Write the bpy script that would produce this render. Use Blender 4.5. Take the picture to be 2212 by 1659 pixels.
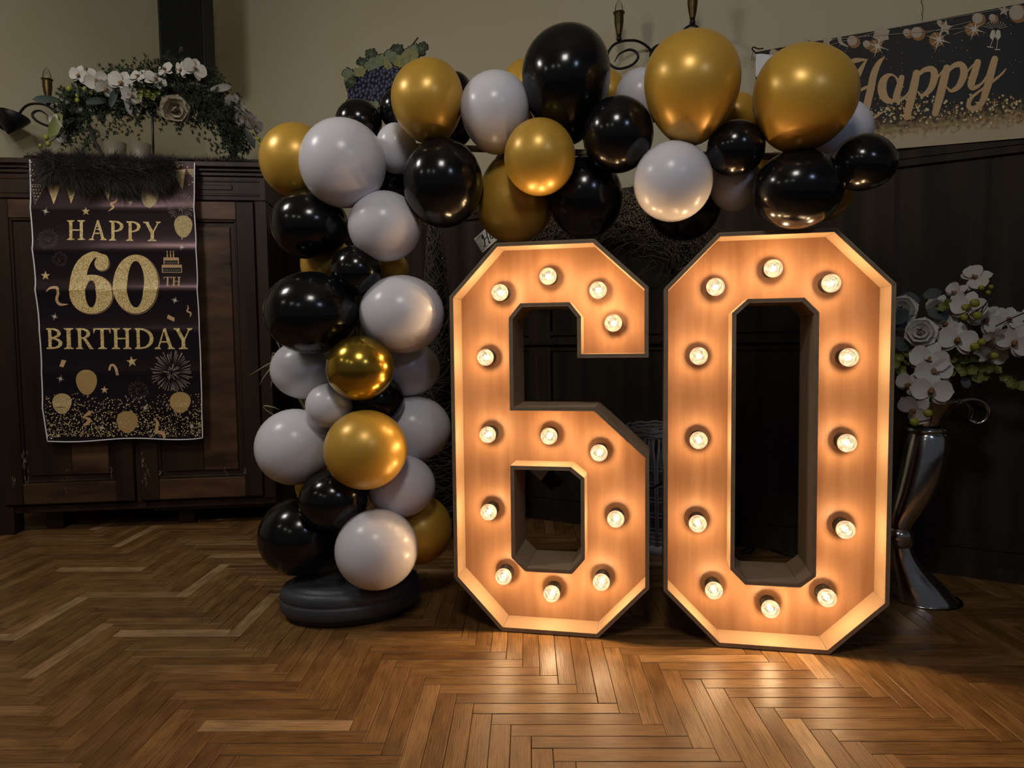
import bpy, bmesh, math, random
from mathutils import Vector, Matrix
from mathutils.geometry import tessellate_polygon

for o in list(bpy.data.objects):
    bpy.data.objects.remove(o, do_unlink=True)
scene = bpy.context.scene
C = scene.collection
PI = math.pi
V = Vector
R = math.radians

# ------------------------------------------------------------------ camera
FOC, CX, CY = 1475.0, 1106.0, 829.5
PITCH, ROLL, CAMH = R(3.47), R(-0.7), 0.95
FWD = V((0, math.cos(PITCH), -math.sin(PITCH)))
UPV = V((0, math.sin(PITCH), math.cos(PITCH)))
_c, _s = math.cos(ROLL), math.sin(ROLL)
CR = V((1, 0, 0)) * _c + UPV * _s
CU = V((1, 0, 0)) * -_s + UPV * _c
EYE = V((0, 0, CAMH))
cam = bpy.data.cameras.new('camera')
cam.sensor_fit = 'HORIZONTAL'; cam.sensor_width = 36.0; cam.lens = 36.0 * FOC / 2212.0
cam.clip_start = 0.05; cam.clip_end = 60
camo = bpy.data.objects.new('camera', cam); C.objects.link(camo)
m = Matrix.Identity(4)
for i in range(3):
    m[i][0] = CR[i]; m[i][1] = CU[i]; m[i][2] = -FWD[i]; m[i][3] = EYE[i]
camo.matrix_world = m
scene.camera = camo

# ------------------------------------------------------------------ view, world, lights
scene.view_settings.view_transform = 'Standard'
scene.view_settings.look = 'None'
scene.view_settings.exposure = 0.0
scene.view_settings.gamma = 1.0
scene.view_settings.use_curve_mapping = False
scene.cycles.use_denoising = True
scene.cycles.max_bounces = 7
scene.cycles.sample_clamp_indirect = 4.0
scene.cycles.caustics_reflective = False
scene.cycles.caustics_refractive = False
w = bpy.data.worlds.new('room_ambience'); scene.world = w; w.use_nodes = True
bg = w.node_tree.nodes['Background']; bg.inputs[0].default_value = (0.92, 0.95, 1.0, 1); bg.inputs[1].default_value = 0.05

def area(name, loc, target, size, power, col):
    l = bpy.data.lights.new(name, 'AREA'); l.shape = 'SQUARE'; l.size = size; l.energy = power; l.color = col
    o = bpy.data.objects.new(name, l); C.objects.link(o); o.location = loc
    o.rotation_euler = (V(target) - V(loc)).to_track_quat('-Z', 'Y').to_euler()
    return o
area('ceiling_lamp_window_side', (-2.15, 1.75, 2.75), (-1.75, 2.95, 1.0), 0.42, 18.5, (1.0, 0.96, 0.90))
area('ceiling_lamp_middle', (-0.15, 0.1, 2.85), (0.1, 2.4, 1.0), 0.42, 15.5, (1.0, 0.95, 0.87))
area('screen_glow', (1.35, -0.8, 2.45), (0.6, 2.5, 1.2), 0.3, 5.5, (0.55, 0.68, 1.0))
for i, (lx, ly, lz) in enumerate(((-3.2, 0.3, 2.5), (-2.5, -1.0, 2.6), (-1.7, -1.9, 2.6))):
    area('spot_lamp', (lx, ly, lz), (0, 2.4, 1.0), 0.12, 1.4, (1.0, 0.95, 0.85))

# ------------------------------------------------------------------ projection of photograph pixels to places
def ray(px, py):
    return FWD + CR * ((px - CX) / FOC) + CU * (-(py - CY) / FOC)
def spot(px, py, y):
    d = ray(px, py); return EYE + d * (y / d.y)
def ground(px, py, z=0.0):
    d = ray(px, py); return EYE + d * ((z - EYE.z) / d.z)
def on_plane(px, py, p0, n):
    d = ray(px, py); return EYE + d * ((V(p0) - EYE).dot(n) / d.dot(n))

# ------------------------------------------------------------------ materials
def mat(name, col, rough=0.5, metal=0.0, spec=0.5, coat=0.0, coat_rough=0.1, sheen=0.0, emit=None, estr=0.0, noise=None, bump=None, trans=0.0, ior=1.45):
    """noise = (second colour, scale, stretch xyz, contrast, coordinate)"""
    m = bpy.data.materials.new(name); m.use_nodes = True
    nt = m.node_tree; b = nt.nodes['Principled BSDF']
    b.inputs['Base Color'].default_value = (*col, 1)
    b.inputs['Roughness'].default_value = rough
    b.inputs['Metallic'].default_value = metal
    b.inputs['Specular IOR Level'].default_value = spec
    b.inputs['Coat Weight'].default_value = coat
    b.inputs['Coat Roughness'].default_value = coat_rough
    b.inputs['Sheen Weight'].default_value = sheen
    b.inputs['Transmission Weight'].default_value = trans
    b.inputs['IOR'].default_value = ior
    if emit:
        b.inputs['Emission Color'].default_value = (*emit, 1); b.inputs['Emission Strength'].default_value = estr
    if noise or bump:
        tc = nt.nodes.new('ShaderNodeTexCoord')
    if noise:
        c2, sc, st, ct, co = noise
        mp = nt.nodes.new('ShaderNodeMapping'); mp.inputs['Scale'].default_value = st
        nt.links.new(tc.outputs[co], mp.inputs[0])
        nz = nt.nodes.new('ShaderNodeTexNoise'); nz.inputs['Scale'].default_value = sc; nz.inputs['Detail'].default_value = 5
        nt.links.new(mp.outputs[0], nz.inputs['Vector'])
        rp = nt.nodes.new('ShaderNodeValToRGB')
        rp.color_ramp.elements[0].position = 0.5 - 0.5 / ct; rp.color_ramp.elements[1].position = 0.5 + 0.5 / ct
        rp.color_ramp.elements[0].color = (*col, 1); rp.color_ramp.elements[1].color = (*c2, 1)
        nt.links.new(nz.outputs['Fac'], rp.inputs[0]); nt.links.new(rp.outputs[0], b.inputs['Base Color'])
    if bump:
        sc, st, amt, co = bump
        mp = nt.nodes.new('ShaderNodeMapping'); mp.inputs['Scale'].default_value = st
        nt.links.new(tc.outputs[co], mp.inputs[0])
        nz = nt.nodes.new('ShaderNodeTexNoise'); nz.inputs['Scale'].default_value = sc; nz.inputs['Detail'].default_value = 4
        nt.links.new(mp.outputs[0], nz.inputs['Vector'])
        bp = nt.nodes.new('ShaderNodeBump'); bp.inputs['Strength'].default_value = amt; bp.inputs['Distance'].default_value = 0.01
        nt.links.new(nz.outputs['Fac'], bp.inputs['Height']); nt.links.new(bp.outputs[0], b.inputs['Normal'])
    return m

M = {}
M['plaster'] = mat('plaster', (0.575, 0.51, 0.375), 0.9, noise=((0.53, 0.455, 0.275), 0.9, (1, 1, 1), 3.0, 'Object'), bump=(60, (1, 1, 1), 0.08, 'Object'))
M['ceiling'] = mat('ceiling_paint', (0.5, 0.47, 0.4), 0.95)
M['panelling'] = mat('dark_panelling', (0.020, 0.0135, 0.0085), 0.6, spec=0.14, noise=((0.052, 0.037, 0.025), 16, (1, 1, 0.06), 2.2, 'Object'), bump=(40, (1, 1, 0.05), 0.1, 'Object'))
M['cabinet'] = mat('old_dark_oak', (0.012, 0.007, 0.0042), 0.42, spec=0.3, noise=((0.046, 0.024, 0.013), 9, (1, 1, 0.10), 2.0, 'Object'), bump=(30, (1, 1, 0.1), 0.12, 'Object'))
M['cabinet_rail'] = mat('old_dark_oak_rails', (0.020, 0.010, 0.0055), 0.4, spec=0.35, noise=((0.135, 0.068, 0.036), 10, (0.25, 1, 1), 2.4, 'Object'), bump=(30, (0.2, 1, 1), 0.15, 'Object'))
M['worn'] = mat('worn_scratches', (0.34, 0.28, 0.21), 0.7)
M['joint'] = mat('floor_joint', (0.02, 0.012, 0.007), 0.9)
M['black_plastic'] = mat('black_plastic', (0.05, 0.055, 0.065), 0.42, bump=(220, (1, 1, 1), 0.12, 'Object'))
M['black_matte'] = mat('black_matte', (0.008, 0.008, 0.009), 0.6)
M['black_iron'] = mat('black_iron', (0.008, 0.008, 0.009), 0.45)
M['brass_dark'] = mat('aged_brass', (0.13, 0.085, 0.025), 0.42, metal=0.8, noise=((0.05, 0.035, 0.012), 14, (1, 1, 3), 2.0, 'Object'))
M['pole'] = mat('beige_pole', (0.42, 0.34, 0.20), 0.35)
M['white'] = mat('white_latex', (0.74, 0.72, 0.76), 0.27, spec=0.45)
M['gold'] = mat('pearl_gold_latex', (0.70, 0.40, 0.055), 0.36, metal=0.3, coat=0.25, coat_rough=0.25)
M['chrome'] = mat('chrome_gold_latex', (0.50, 0.32, 0.045), 0.2, metal=0.9)
M['black'] = mat('black_latex', (0.0055, 0.0055, 0.006), 0.17, spec=0.55)
M['steel'] = mat('cast_aluminium', (0.60, 0.60, 0.61), 0.17, metal=1.0, bump=(25, (1, 1, 1), 0.05, 'Object'))
M['socket'] = mat('bulb_socket', (0.01, 0.01, 0.01), 0.5)
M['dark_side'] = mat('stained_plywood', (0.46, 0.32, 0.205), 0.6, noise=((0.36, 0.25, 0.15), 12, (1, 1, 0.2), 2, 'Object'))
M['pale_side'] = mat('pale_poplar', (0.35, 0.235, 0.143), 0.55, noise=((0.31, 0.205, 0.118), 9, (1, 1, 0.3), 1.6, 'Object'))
M['ply_edge'] = mat('plywood_edge', (0.30, 0.215, 0.135), 0.7, noise=((0.21, 0.145, 0.085), 30, (1, 1, 1), 2, 'Object'))
M['edge_line'] = mat('plywood_edge_pale_layer', (0.40, 0.31, 0.21), 0.7)
M['panel'] = mat('alder_plywood', (0.235, 0.115, 0.056), 0.42, noise=((0.335, 0.182, 0.097), 9, (3.0, 3.0, 0.25), 2.2, 'Object'), bump=(55, (3, 3, 0.12), 0.06, 'Object'))
M['grey_leaf'] = mat('grey_green_leaf', (0.045, 0.06, 0.05), 0.6)
M['fern'] = mat('dark_fern', (0.022, 0.034, 0.017), 0.7, noise=((0.05, 0.07, 0.03), 14, (1, 1, 1), 2, 'Object'))
M['petal'] = mat('white_silk_petal', (0.62, 0.58, 0.52), 0.6, noise=((0.5, 0.46, 0.39), 30, (1, 1, 1), 2.0, 'Object'))
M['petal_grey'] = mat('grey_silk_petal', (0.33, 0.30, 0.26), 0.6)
M['lip'] = mat('orchid_lip', (0.33, 0.19, 0.07), 0.6, noise=((0.2, 0.07, 0.03), 60, (1, 1, 1), 2, 'Object'))
M['rose'] = mat('cream_rose', (0.36, 0.30, 0.21), 0.65, noise=((0.26, 0.2, 0.13), 25, (1, 1, 1), 2, 'Object'))
M['bud'] = mat('green_bud', (0.30, 0.30, 0.035), 0.45)
M['green_petal'] = mat('green_petal', (0.22, 0.24, 0.055), 0.55, noise=((0.12, 0.15, 0.035), 30, (1, 1, 1), 2, 'Object'))
M['stem'] = mat('dark_stem', (0.02, 0.022, 0.012), 0.6)
M['bark'] = mat('bark', (0.03, 0.022, 0.015), 0.8, bump=(60, (1, 1, 1), 0.6, 'Object'))
M['fur'] = mat('brown_fur', (0.017, 0.012, 0.0085), 0.6, spec=0.35)
M['frost'] = mat('frosted_grey_glass', (0.18, 0.15, 0.11), 0.45)
M['twig'] = mat('dry_twig', (0.12, 0.09, 0.06), 0.8)
M['seed'] = mat('dry_seed', (0.26, 0.205, 0.12), 0.7)
M['bead'] = mat('clear_bead', (0.85, 0.85, 0.88), 0.12, spec=0.8)
M['wicker'] = mat('grey_wicker', (0.34, 0.34, 0.36), 0.7)
M['sign_white'] = mat('white_sign_board', (0.78, 0.75, 0.68), 0.7, noise=((0.62, 0.59, 0.52), 9, (0.2, 1, 1), 2, 'Object'))
M['ink'] = mat('black_ink', (0.012, 0.011, 0.010), 0.7)
M['tag_wood'] = mat('brown_tag_wood', (0.17, 0.095, 0.05), 0.6, noise=((0.11, 0.06, 0.03), 12, (0.2, 1, 1), 2, 'Object'))
M['straw'] = mat('dry_straw', (0.30, 0.26, 0.15), 0.7)
M['logo'] = mat('grey_print', (0.3, 0.3, 0.3), 0.5)
M['cloth'] = mat('banner_satin', (0.0095, 0.0075, 0.0095), 0.32, spec=0.55)
M['cloth'].node_tree.nodes['Principled BSDF'].inputs['Specular Tint'].default_value = (1.0, 0.60, 0.62, 1)
M['hem'] = mat('white_hem', (0.86, 0.85, 0.85), 0.7)
M['tan'] = mat('tan_print', (0.62, 0.38, 0.19), 0.6)
M['spark'] = mat('cream_print', (0.62, 0.57, 0.44), 0.6)
M['fire'] = mat('fireworks_print', (0.30, 0.225, 0.17), 0.6)
M['fire_dim'] = mat('dim_fireworks_print', (0.10, 0.075, 0.072), 0.6)
M['maroon'] = mat('maroon_print', (0.035, 0.012, 0.012), 0.6)
M['goldball'] = mat('gold_balloon_print', (0.44, 0.26, 0.085), 0.5, noise=((0.52, 0.36, 0.14), 6, (1, 1, 1), 1.5, 'Object'))
M['script'] = mat('gold_script_print', (0.54, 0.33, 0.16), 0.6, noise=((0.68, 0.45, 0.21), 5, (1, 1, 1), 1.5, 'Object'))
M['glow_print'] = mat('bokeh_print', (0.50, 0.40, 0.30), 0.7)
M['orange_print'] = mat('orange_bokeh_print', (0.33, 0.16, 0.05), 0.7)
M['dot_print'] = mat('gold_dot_print', (0.72, 0.58, 0.26), 0.6)

def glitter(name, a, b_, c):
    m = mat(name, a, 0.5); nt = m.node_tree; bs = nt.nodes['Principled BSDF']
    tc = nt.nodes.new('ShaderNodeTexCoord'); vo = nt.nodes.new('ShaderNodeTexVoronoi'); vo.inputs['Scale'].default_value = 330
    nt.links.new(tc.outputs['Object'], vo.inputs['Vector'])
    rp = nt.nodes.new('ShaderNodeValToRGB'); rp.color_ramp.elements[0].color = (*a, 1); rp.color_ramp.elements[1].color = (*c, 1)
    e = rp.color_ramp.elements.new(0.5); e.color = (*b_, 1)
    sp = nt.nodes.new('ShaderNodeSeparateColor'); nt.links.new(vo.outputs['Color'], sp.inputs[0])
    nt.links.new(sp.outputs[0], rp.inputs[0]); nt.links.new(rp.outputs[0], bs.inputs['Base Color'])
    return m
M['glitter'] = glitter('gold_glitter_print', (0.34, 0.19, 0.05), (0.82, 0.58, 0.20), (0.95, 0.84, 0.50))
M['glitter_soft'] = glitter('soft_gold_glitter_print', (0.38, 0.25, 0.09), (0.56, 0.41, 0.17), (0.7, 0.54, 0.28))

def plank_material():
    m = mat('oak_parquet', (0.2, 0.1, 0.05), 0.4, spec=0.36); nt = m.node_tree; b = nt.nodes['Principled BSDF']; L = nt.links.new; N = nt.nodes.new
    uv = N('ShaderNodeTexCoord'); oi = N('ShaderNodeObjectInfo'); ge = N('ShaderNodeNewGeometry')
    ad = N('ShaderNodeMath'); ad.operation = 'ADD'; L(oi.outputs['Random'], ad.inputs[0]); L(ge.outputs['Random Per Island'], ad.inputs[1])
    fr = N('ShaderNodeMath'); fr.operation = 'FRACT'; L(ad.outputs[0], fr.inputs[0])
    mu = N('ShaderNodeMath'); mu.operation = 'MULTIPLY'; mu.inputs[1].default_value = 37.0; L(fr.outputs[0], mu.inputs[0])
    cb = N('ShaderNodeCombineXYZ'); L(mu.outputs[0], cb.inputs[0]); L(mu.outputs[0], cb.inputs[1]); L(mu.outputs[0], cb.inputs[2])
    va = N('ShaderNodeVectorMath'); va.operation = 'ADD'; L(uv.outputs['UV'], va.inputs[0]); L(cb.outputs[0], va.inputs[1])
    def noise(scale, st, det=4):
        mp = N('ShaderNodeMapping'); mp.inputs['Scale'].default_value = st; L(va.outputs[0], mp.inputs[0])
        n = N('ShaderNodeTexNoise'); n.inputs['Scale'].default_value = scale; n.inputs['Detail'].default_value = det; L(mp.outputs[0], n.inputs['Vector']); return n
    base = N('ShaderNodeValToRGB'); cr = base.color_ramp
    cr.elements[0].position = 0; cr.elements[0].color = (0.150, 0.074, 0.024, 1)
    cr.elements[1].position = 0.985; cr.elements[1].color = (0.40, 0.25, 0.12, 1)
    for p, c in ((0.35, (0.192, 0.098, 0.032, 1)), (0.7, (0.22, 0.116, 0.039, 1)), (0.94, (0.252, 0.135, 0.047, 1))):
        e = cr.elements.new(p); e.color = c
    L(fr.outputs[0], base.inputs[0])
    g1 = noise(16, (0.7, 24, 1), 8)
    gr = N('ShaderNodeValToRGB'); gr.color_ramp.elements[0].position = 0.34; gr.color_ramp.elements[0].color = (0.52, 0.46, 0.41, 1)
    gr.color_ramp.elements[1].position = 0.52; gr.color_ramp.elements[1].color = (1.12, 1.1, 1.08, 1); L(g1.outputs['Fac'], gr.inputs[0])
    mx = N('ShaderNodeMixRGB'); mx.blend_type = 'MULTIPLY'; mx.inputs[0].default_value = 0.85; L(base.outputs[0], mx.inputs[1]); L(gr.outputs[0], mx.inputs[2])
    g2 = noise(9, (1.0, 2.4, 1), 7)
    wr = N('ShaderNodeValToRGB'); wr.color_ramp.elements[0].position = 0.36; wr.color_ramp.elements[0].color = (0.72, 0.70, 0.67, 1)
    wr.color_ramp.elements[1].position = 0.62; wr.color_ramp.elements[1].color = (1.12, 1.12, 1.14, 1); L(g2.outputs['Fac'], wr.inputs[0])
    m2 = N('ShaderNodeMixRGB'); m2.blend_type = 'MULTIPLY'; m2.inputs[0].default_value = 0.9; L(mx.outputs[0], m2.inputs[1]); L(wr.outputs[0], m2.inputs[2])
    L(m2.outputs[0], b.inputs['Base Color'])
    rr = N('ShaderNodeMapRange'); rr.inputs[3].default_value = 0.25; rr.inputs[4].default_value = 0.5; L(g2.outputs['Fac'], rr.inputs[0]); L(rr.outputs[0], b.inputs['Roughness'])
    bp = N('ShaderNodeBump'); bp.inputs['Strength'].default_value = 0.16; bp.inputs['Distance'].default_value = 0.004; L(g1.outputs['Fac'], bp.inputs['Height']); L(bp.outputs[0], b.inputs['Normal'])
    return m
M['plank'] = plank_material()

def thin_glass(name, tint, glow=None, gstr=0.0, ior=1.5):
    """thin clear bulb glass: mostly see-through, glossy at grazing angles; a lit globe also scatters some of its lamp's light"""
    m = bpy.data.materials.new(name); m.use_nodes = True; nt = m.node_tree; N = nt.nodes.new; L = nt.links.new
    for n in list(nt.nodes):
        nt.nodes.remove(n)
    out = N('ShaderNodeOutputMaterial'); tr = N('ShaderNodeBsdfTransparent'); tr.inputs[0].default_value = (*tint, 1)
    gl = N('ShaderNodeBsdfGlossy'); gl.inputs['Roughness'].default_value = 0.06
    fr = N('ShaderNodeFresnel'); fr.inputs[0].default_value = ior
    mx = N('ShaderNodeMixShader'); L(fr.outputs[0], mx.inputs[0]); L(tr.outputs[0], mx.inputs[1]); L(gl.outputs[0], mx.inputs[2])
    last = mx
    if glow:
        em = N('ShaderNodeEmission'); em.inputs[0].default_value = (*glow, 1)
        tc = N('ShaderNodeTexCoord'); nz = N('ShaderNodeTexNoise'); nz.inputs['Scale'].default_value = 48; nz.inputs['Detail'].default_value = 2; nz.inputs['Distortion'].default_value = 1.6
        L(tc.outputs['Object'], nz.inputs['Vector'])
        rp = N('ShaderNodeMapRange'); rp.inputs[1].default_value = 0.36; rp.inputs[2].default_value = 0.66; rp.inputs[3].default_value = 0.34 * gstr; rp.inputs[4].default_value = gstr
        L(nz.outputs['Fac'], rp.inputs[0]); L(rp.outputs[0], em.inputs[1])
        ad = N('ShaderNodeAddShader'); L(mx.outputs[0], ad.inputs[0]); L(em.outputs[0], ad.inputs[1]); last = ad
    L(last.outputs[0], out.inputs[0])
    return m
M['globe'] = thin_glass('lit_bulb_glass', (0.80, 0.76, 0.66), (1.0, 0.86, 0.54), 0.86)
M['clear'] = thin_glass('clear_bulb_glass', (0.93, 0.92, 0.88), ior=1.2)
fm = mat('filament', (1, 1, 1), emit=(1.0, 0.86, 0.56), estr=14.0); M['filament'] = fm

# ------------------------------------------------------------------ mesh building
class MB:
    def __init__(s): s.v = []; s.f = []; s.mi = []; s.uv = None
    def add(s, vs, fs, mi=0):
        o = len(s.v); s.v += [V(x) for x in vs]; s.f += [[i + o for i in f] for f in fs]; s.mi += [mi] * len(fs); return s
    def box(s, c, size, ax=None, mi=0):
        ex, ey, ez = ax or (V((1, 0, 0)), V((0, 1, 0)), V((0, 0, 1)))
        c = V(c); p = []
        for dz in (-.5, .5):
            for dx, dy in ((-.5, -.5), (.5, -.5), (.5, .5), (-.5, .5)):
                p.append(c + ex * dx * size[0] + ey * dy * size[1] + ez * dz * size[2])
        return s.add(p, [(0, 3, 2, 1), (4, 5, 6, 7), (0, 1, 5, 4), (1, 2, 6, 5), (2, 3, 7, 6), (3, 0, 4, 7)], mi)
    def lathe(s, prof, seg=24, base=(0, 0, 0), ax=None, mi=0, sx=1, sy=1):
        ex, ey, ez = ax or (V((1, 0, 0)), V((0, 1, 0)), V((0, 0, 1)))
        base = V(base); vs = []; fs = []; n = len(prof)
        for r_, z_ in prof:
            for k in range(seg):
                a = 2 * PI * k / seg; vs.append(base + ex * (r_ * sx * math.cos(a)) + ey * (r_ * sy * math.sin(a)) + ez * z_)
        for i in range(n - 1):
            for k in range(seg):
                k2 = (k + 1) % seg; fs.append((i * seg + k, i * seg + k2, (i + 1) * seg + k2, (i + 1) * seg + k))
        if prof[0][0] > 1e-5: fs.append(tuple(range(seg))[::-1])
        if prof[-1][0] > 1e-5: fs.append(tuple((n - 1) * seg + k for k in range(seg)))
        return s.add(vs, fs, mi)
    def tube(s, pts, rad, seg=8, mi=0, cap=True):
        pts = [V(p) for p in pts]; n = len(pts)
        rs = rad if isinstance(rad, (list, tuple)) else [rad] * n
        vs = []; fs = []; nrm = None
        for i, p in enumerate(pts):
            t = (pts[min(i + 1, n - 1)] - pts[max(i - 1, 0)])
            t = t.normalized() if t.length > 1e-9 else V((0, 0, 1))
            if nrm is None:
                nrm = t.orthogonal().normalized()
            else:
                nrm = nrm - t * nrm.dot(t); nrm = nrm.normalized() if nrm.length > 1e-6 else t.orthogonal().normalized()
            bn = t.cross(nrm)
            for k in range(seg):
                a = 2 * PI * k / seg; vs.append(p + (nrm * math.cos(a) + bn * math.sin(a)) * rs[i])
        for i in range(n - 1):
            for k in range(seg):
                k2 = (k + 1) % seg; fs.append((i * seg + k, i * seg + k2, (i + 1) * seg + k2, (i + 1) * seg + k))
        if cap:
            fs.append(tuple(range(seg))[::-1]); fs.append(tuple((n - 1) * seg + k for k in range(seg)))
        return s.add(vs, fs, mi)
    def ball(s, c, r, seg=10, rings=6, mi=0, sc=(1, 1, 1)):
        vs = [V((0, 0, -1))]; fs = []
        for i in range(1, rings):
            t = PI * i / rings - PI / 2
            for k in range(seg):
                a = 2 * PI * k / seg; vs.append(V((math.cos(t) * math.cos(a), math.cos(t) * math.sin(a), math.sin(t))))
        vs.append(V((0, 0, 1))); top = len(vs) - 1
        for k in range(seg):
            k2 = (k + 1) % seg
            fs.append((0, 1 + k2, 1 + k)); fs.append((top, top - seg + k, top - seg + k2))
            for i in range(rings - 2):
                a = 1 + i * seg; fs.append((a + k, a + k2, a + seg + k2, a + seg + k))
        c = V(c)
        return s.add([c + V((x.x * r * sc[0], x.y * r * sc[1], x.z * r * sc[2])) for x in vs], fs, mi)
    def build(s, name, mats, parent=None, smooth=False, uv=None):
        me = bpy.data.meshes.new(name)
        org = base_of(parent) if parent is not None else V((0, 0, 0))
        me.from_pydata([tuple(p - org) for p in s.v], [], s.f)
        if not isinstance(mats, (list, tuple)): mats = [mats]
        for mm in mats: me.materials.append(mm)
        if len(mats) > 1: me.polygons.foreach_set('material_index', s.mi)
        if smooth: me.polygons.foreach_set('use_smooth', [True] * len(me.polygons))
        if uv is not None:
            l = me.uv_layers.new(name='UVMap')
            for lp in me.loops: l.data[lp.index].uv = uv[lp.vertex_index]
        me.validate(); me.update()
        o = bpy.data.objects.new(name, me); C.objects.link(o)
        if parent is not None: o.parent = parent
        return o

BASES = {}
def base_of(o):
    return BASES.get(o.name, V((0, 0, 0)))
def tag(o, label=None, cat=None, group=None, kind=None):
    if label: o['label'] = label
    if cat: o['category'] = cat
    if group: o['group'] = group
    if kind: o['kind'] = kind
    return o
def thing(name, loc, label, cat, group=None):
    o = bpy.data.objects.new(name, None); C.objects.link(o); o.location = loc; o.empty_display_size = 0.05
    BASES[o.name] = V(loc)
    return tag(o, label, cat, group)
def recentre(o, c):
    """move a top-level mesh object's origin to c (its vertices are in world space)"""
    c = V(c)
    for v_ in o.data.vertices: v_.co -= c
    o.location = c; BASES[o.name] = V(c); return o
def part(mb, name, mats, parent, smooth=False, kind=None, label=None):
    o = mb.build(name, mats, parent, smooth)
    BASES[o.name] = base_of(parent)
    if kind: o['kind'] = kind
    if label: o['label'] = label
    return o
def spline(pts, n=8):
    """Catmull-Rom through the points"""
    P = [V(p) for p in pts]; out = []
    for i in range(len(P) - 1):
        a = P[i - 1] if i else P[i] * 2 - P[i + 1]; b_ = P[i]; c = P[i + 1]; d = P[i + 2] if i + 2 < len(P) else P[i + 1] * 2 - P[i]
        for k in range(n):
            t = k / n
            out.append(0.5 * ((2 * b_) + (c - a) * t + (2 * a - 5 * b_ + 4 * c - d) * t * t + (3 * b_ - a - 3 * c + d) * t ** 3))
    out.append(P[-1]); return out
# ================================================================== ROOM
AB = R(-30.4)
WB = V((math.cos(AB), math.sin(AB), 0)); NB = V((math.sin(AB), -math.cos(AB), 0))   # along the back wall; out into the room
PB = V((0.091, 3.719, 0))
Z = V((0, 0, 1))
def bw(u, z, off=0.0): return PB + WB * u + NB * off + Z * z
def on_back(px, py, off=0.0): return on_plane(px, py, PB + NB * off, NB)
CORNER = V((-2.203, 5.065, 0))
WL = V((-0.506, -0.8625, 0)).normalized(); NL = WB.copy()                           # left wall runs towards the viewer
def struct(o): o['kind'] = 'structure'; return o
BAX = (WB, -NB, Z)
def slab(u0, u1, z0, z1, o0, o1, mi=0, mb=None):
    mb = mb or MB(); return mb.box(bw((u0 + u1) / 2, (z0 + z1) / 2, (o0 + o1) / 2), (u1 - u0, o1 - o0, z1 - z0), BAX, mi)
UC = (CORNER - PB).dot(WB)
wall_back = struct(slab(UC - 0.12, 5.2, 0, 3.6, -0.12, 0).build('wall_back', M['plaster']))
lw = MB().box(CORNER + WL * 3.3 - NL * 0.06 + Z * 1.8, (6.6, 0.12, 3.6), (WL, NL, Z))
wall_left = struct(lw.build('wall_left', M['plaster']))
cl = MB(); cl.box((0, 1.6, 3.65), (13, 9.0, 0.1)); struct(cl.build('ceiling', M['ceiling']))

# wainscot of dark panelling on the back wall
def wp(name, u0, u1, z0, z1, o0, o1):
    return part(slab(u0, u1, z0, z1, o0, o1), name, M['panelling'], wall_back)
US, UE = UC + 0.02, 5.1
stiles = [0.087 + 0.789 * k for k in range(-3, 7)]
edges = [US] + stiles + [UE]
for i in range(len(edges) - 1):
    a = edges[i] + (0.065 if i else 0); b = edges[i + 1] - (0.065 if i < len(edges) - 2 else 0)
    if b - a < 0.05: continue
    wp('panel_board', a - 0.02, b + 0.02, 0.12, 1.66, 0.002, 0.018)
    for zz0, zz1 in (((0.16, 0.18),) if a > 1.5 else ((0.16, 0.18), (0.905, 0.925), (0.985, 1.005))):
        wp('panel_moulding', a, b, zz0, zz1, 0.018, 0.03)
for u in stiles:
    wp('stile', u - 0.065, u + 0.065, 0.12, 1.66, 0.004, 0.034)
wp('bottom_rail', US, UE, 0.12, 0.165, 0.004, 0.035)
wp('top_rail', US, UE, 1.64, 1.668, 0.004, 0.036)
wp('cap_moulding', US, UE, 1.668, 1.70, 0.002, 0.042)
wp('dado_rail', US, 1.60, 0.937, 0.952, 0.004, 0.055)
wp('dado_ledge', US, 1.60, 0.952, 0.972, 0.004, 0.04)
bb = MB(); slab(US, UE, 0, 0.055, 0.002, 0.06, 0, bb); slab(US, UE, 0.055, 0.118, 0.002, 0.042, 0, bb); slab(US, UE, 0.118, 0.124, 0.002, 0.048, 0, bb)
struct(bb.build('baseboard_back', M['panelling']))
bl = MB().box(CORNER + WL * 3.3 + NL * 0.02 + Z * 0.06, (6.5, 0.03, 0.12), (WL, NL, Z)); struct(bl.build('baseboard_left', M['panelling']))

# ------------------------------------------------------------------ herringbone oak floor
fl = MB(); fl.box((0, 1.6, -0.06), (13, 9.0, 0.08)); floor = struct(fl.build('floor', M['joint']))
PW, PLEN = 0.0500, 0.378
FA = R(-1.2)
E1 = V((math.cos(FA), math.sin(FA), 0)); E2 = V((-math.sin(FA), math.cos(FA), 0))
F0 = V((-1.0842, 1.9919, 0)) - E2 * PW          # bottom left corner of plank zero
rnd = random.Random(7)
def plank_mesh(seed):
    rr = random.Random(seed); g = 0.00055; t = 0.02; b_ = 0.0012
    x0, x1, y0, y1 = g, PLEN - g, g, PW - g
    dz = [rr.uniform(-0.0005, 0.0004) for _ in range(4)]
    v = [(x0, y0, -t), (x1, y0, -t), (x1, y1, -t), (x0, y1, -t), (x0, y0, -b_), (x1, y0, -b_), (x1, y1, -b_), (x0, y1, -b_),
         (x0 + b_, y0 + b_, dz[0]), (x1 - b_, y0 + b_, dz[1]), (x1 - b_, y1 - b_, dz[2]), (x0 + b_, y1 - b_, dz[3])]
    f = [(0, 1, 5, 4), (1, 2, 6, 5), (2, 3, 7, 6), (3, 0, 4, 7), (4, 5, 9, 8), (5, 6, 10, 9), (6, 7, 11, 10), (7, 4, 8, 11), (8, 9, 10, 11)]
    return v, f
pm = []
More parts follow.
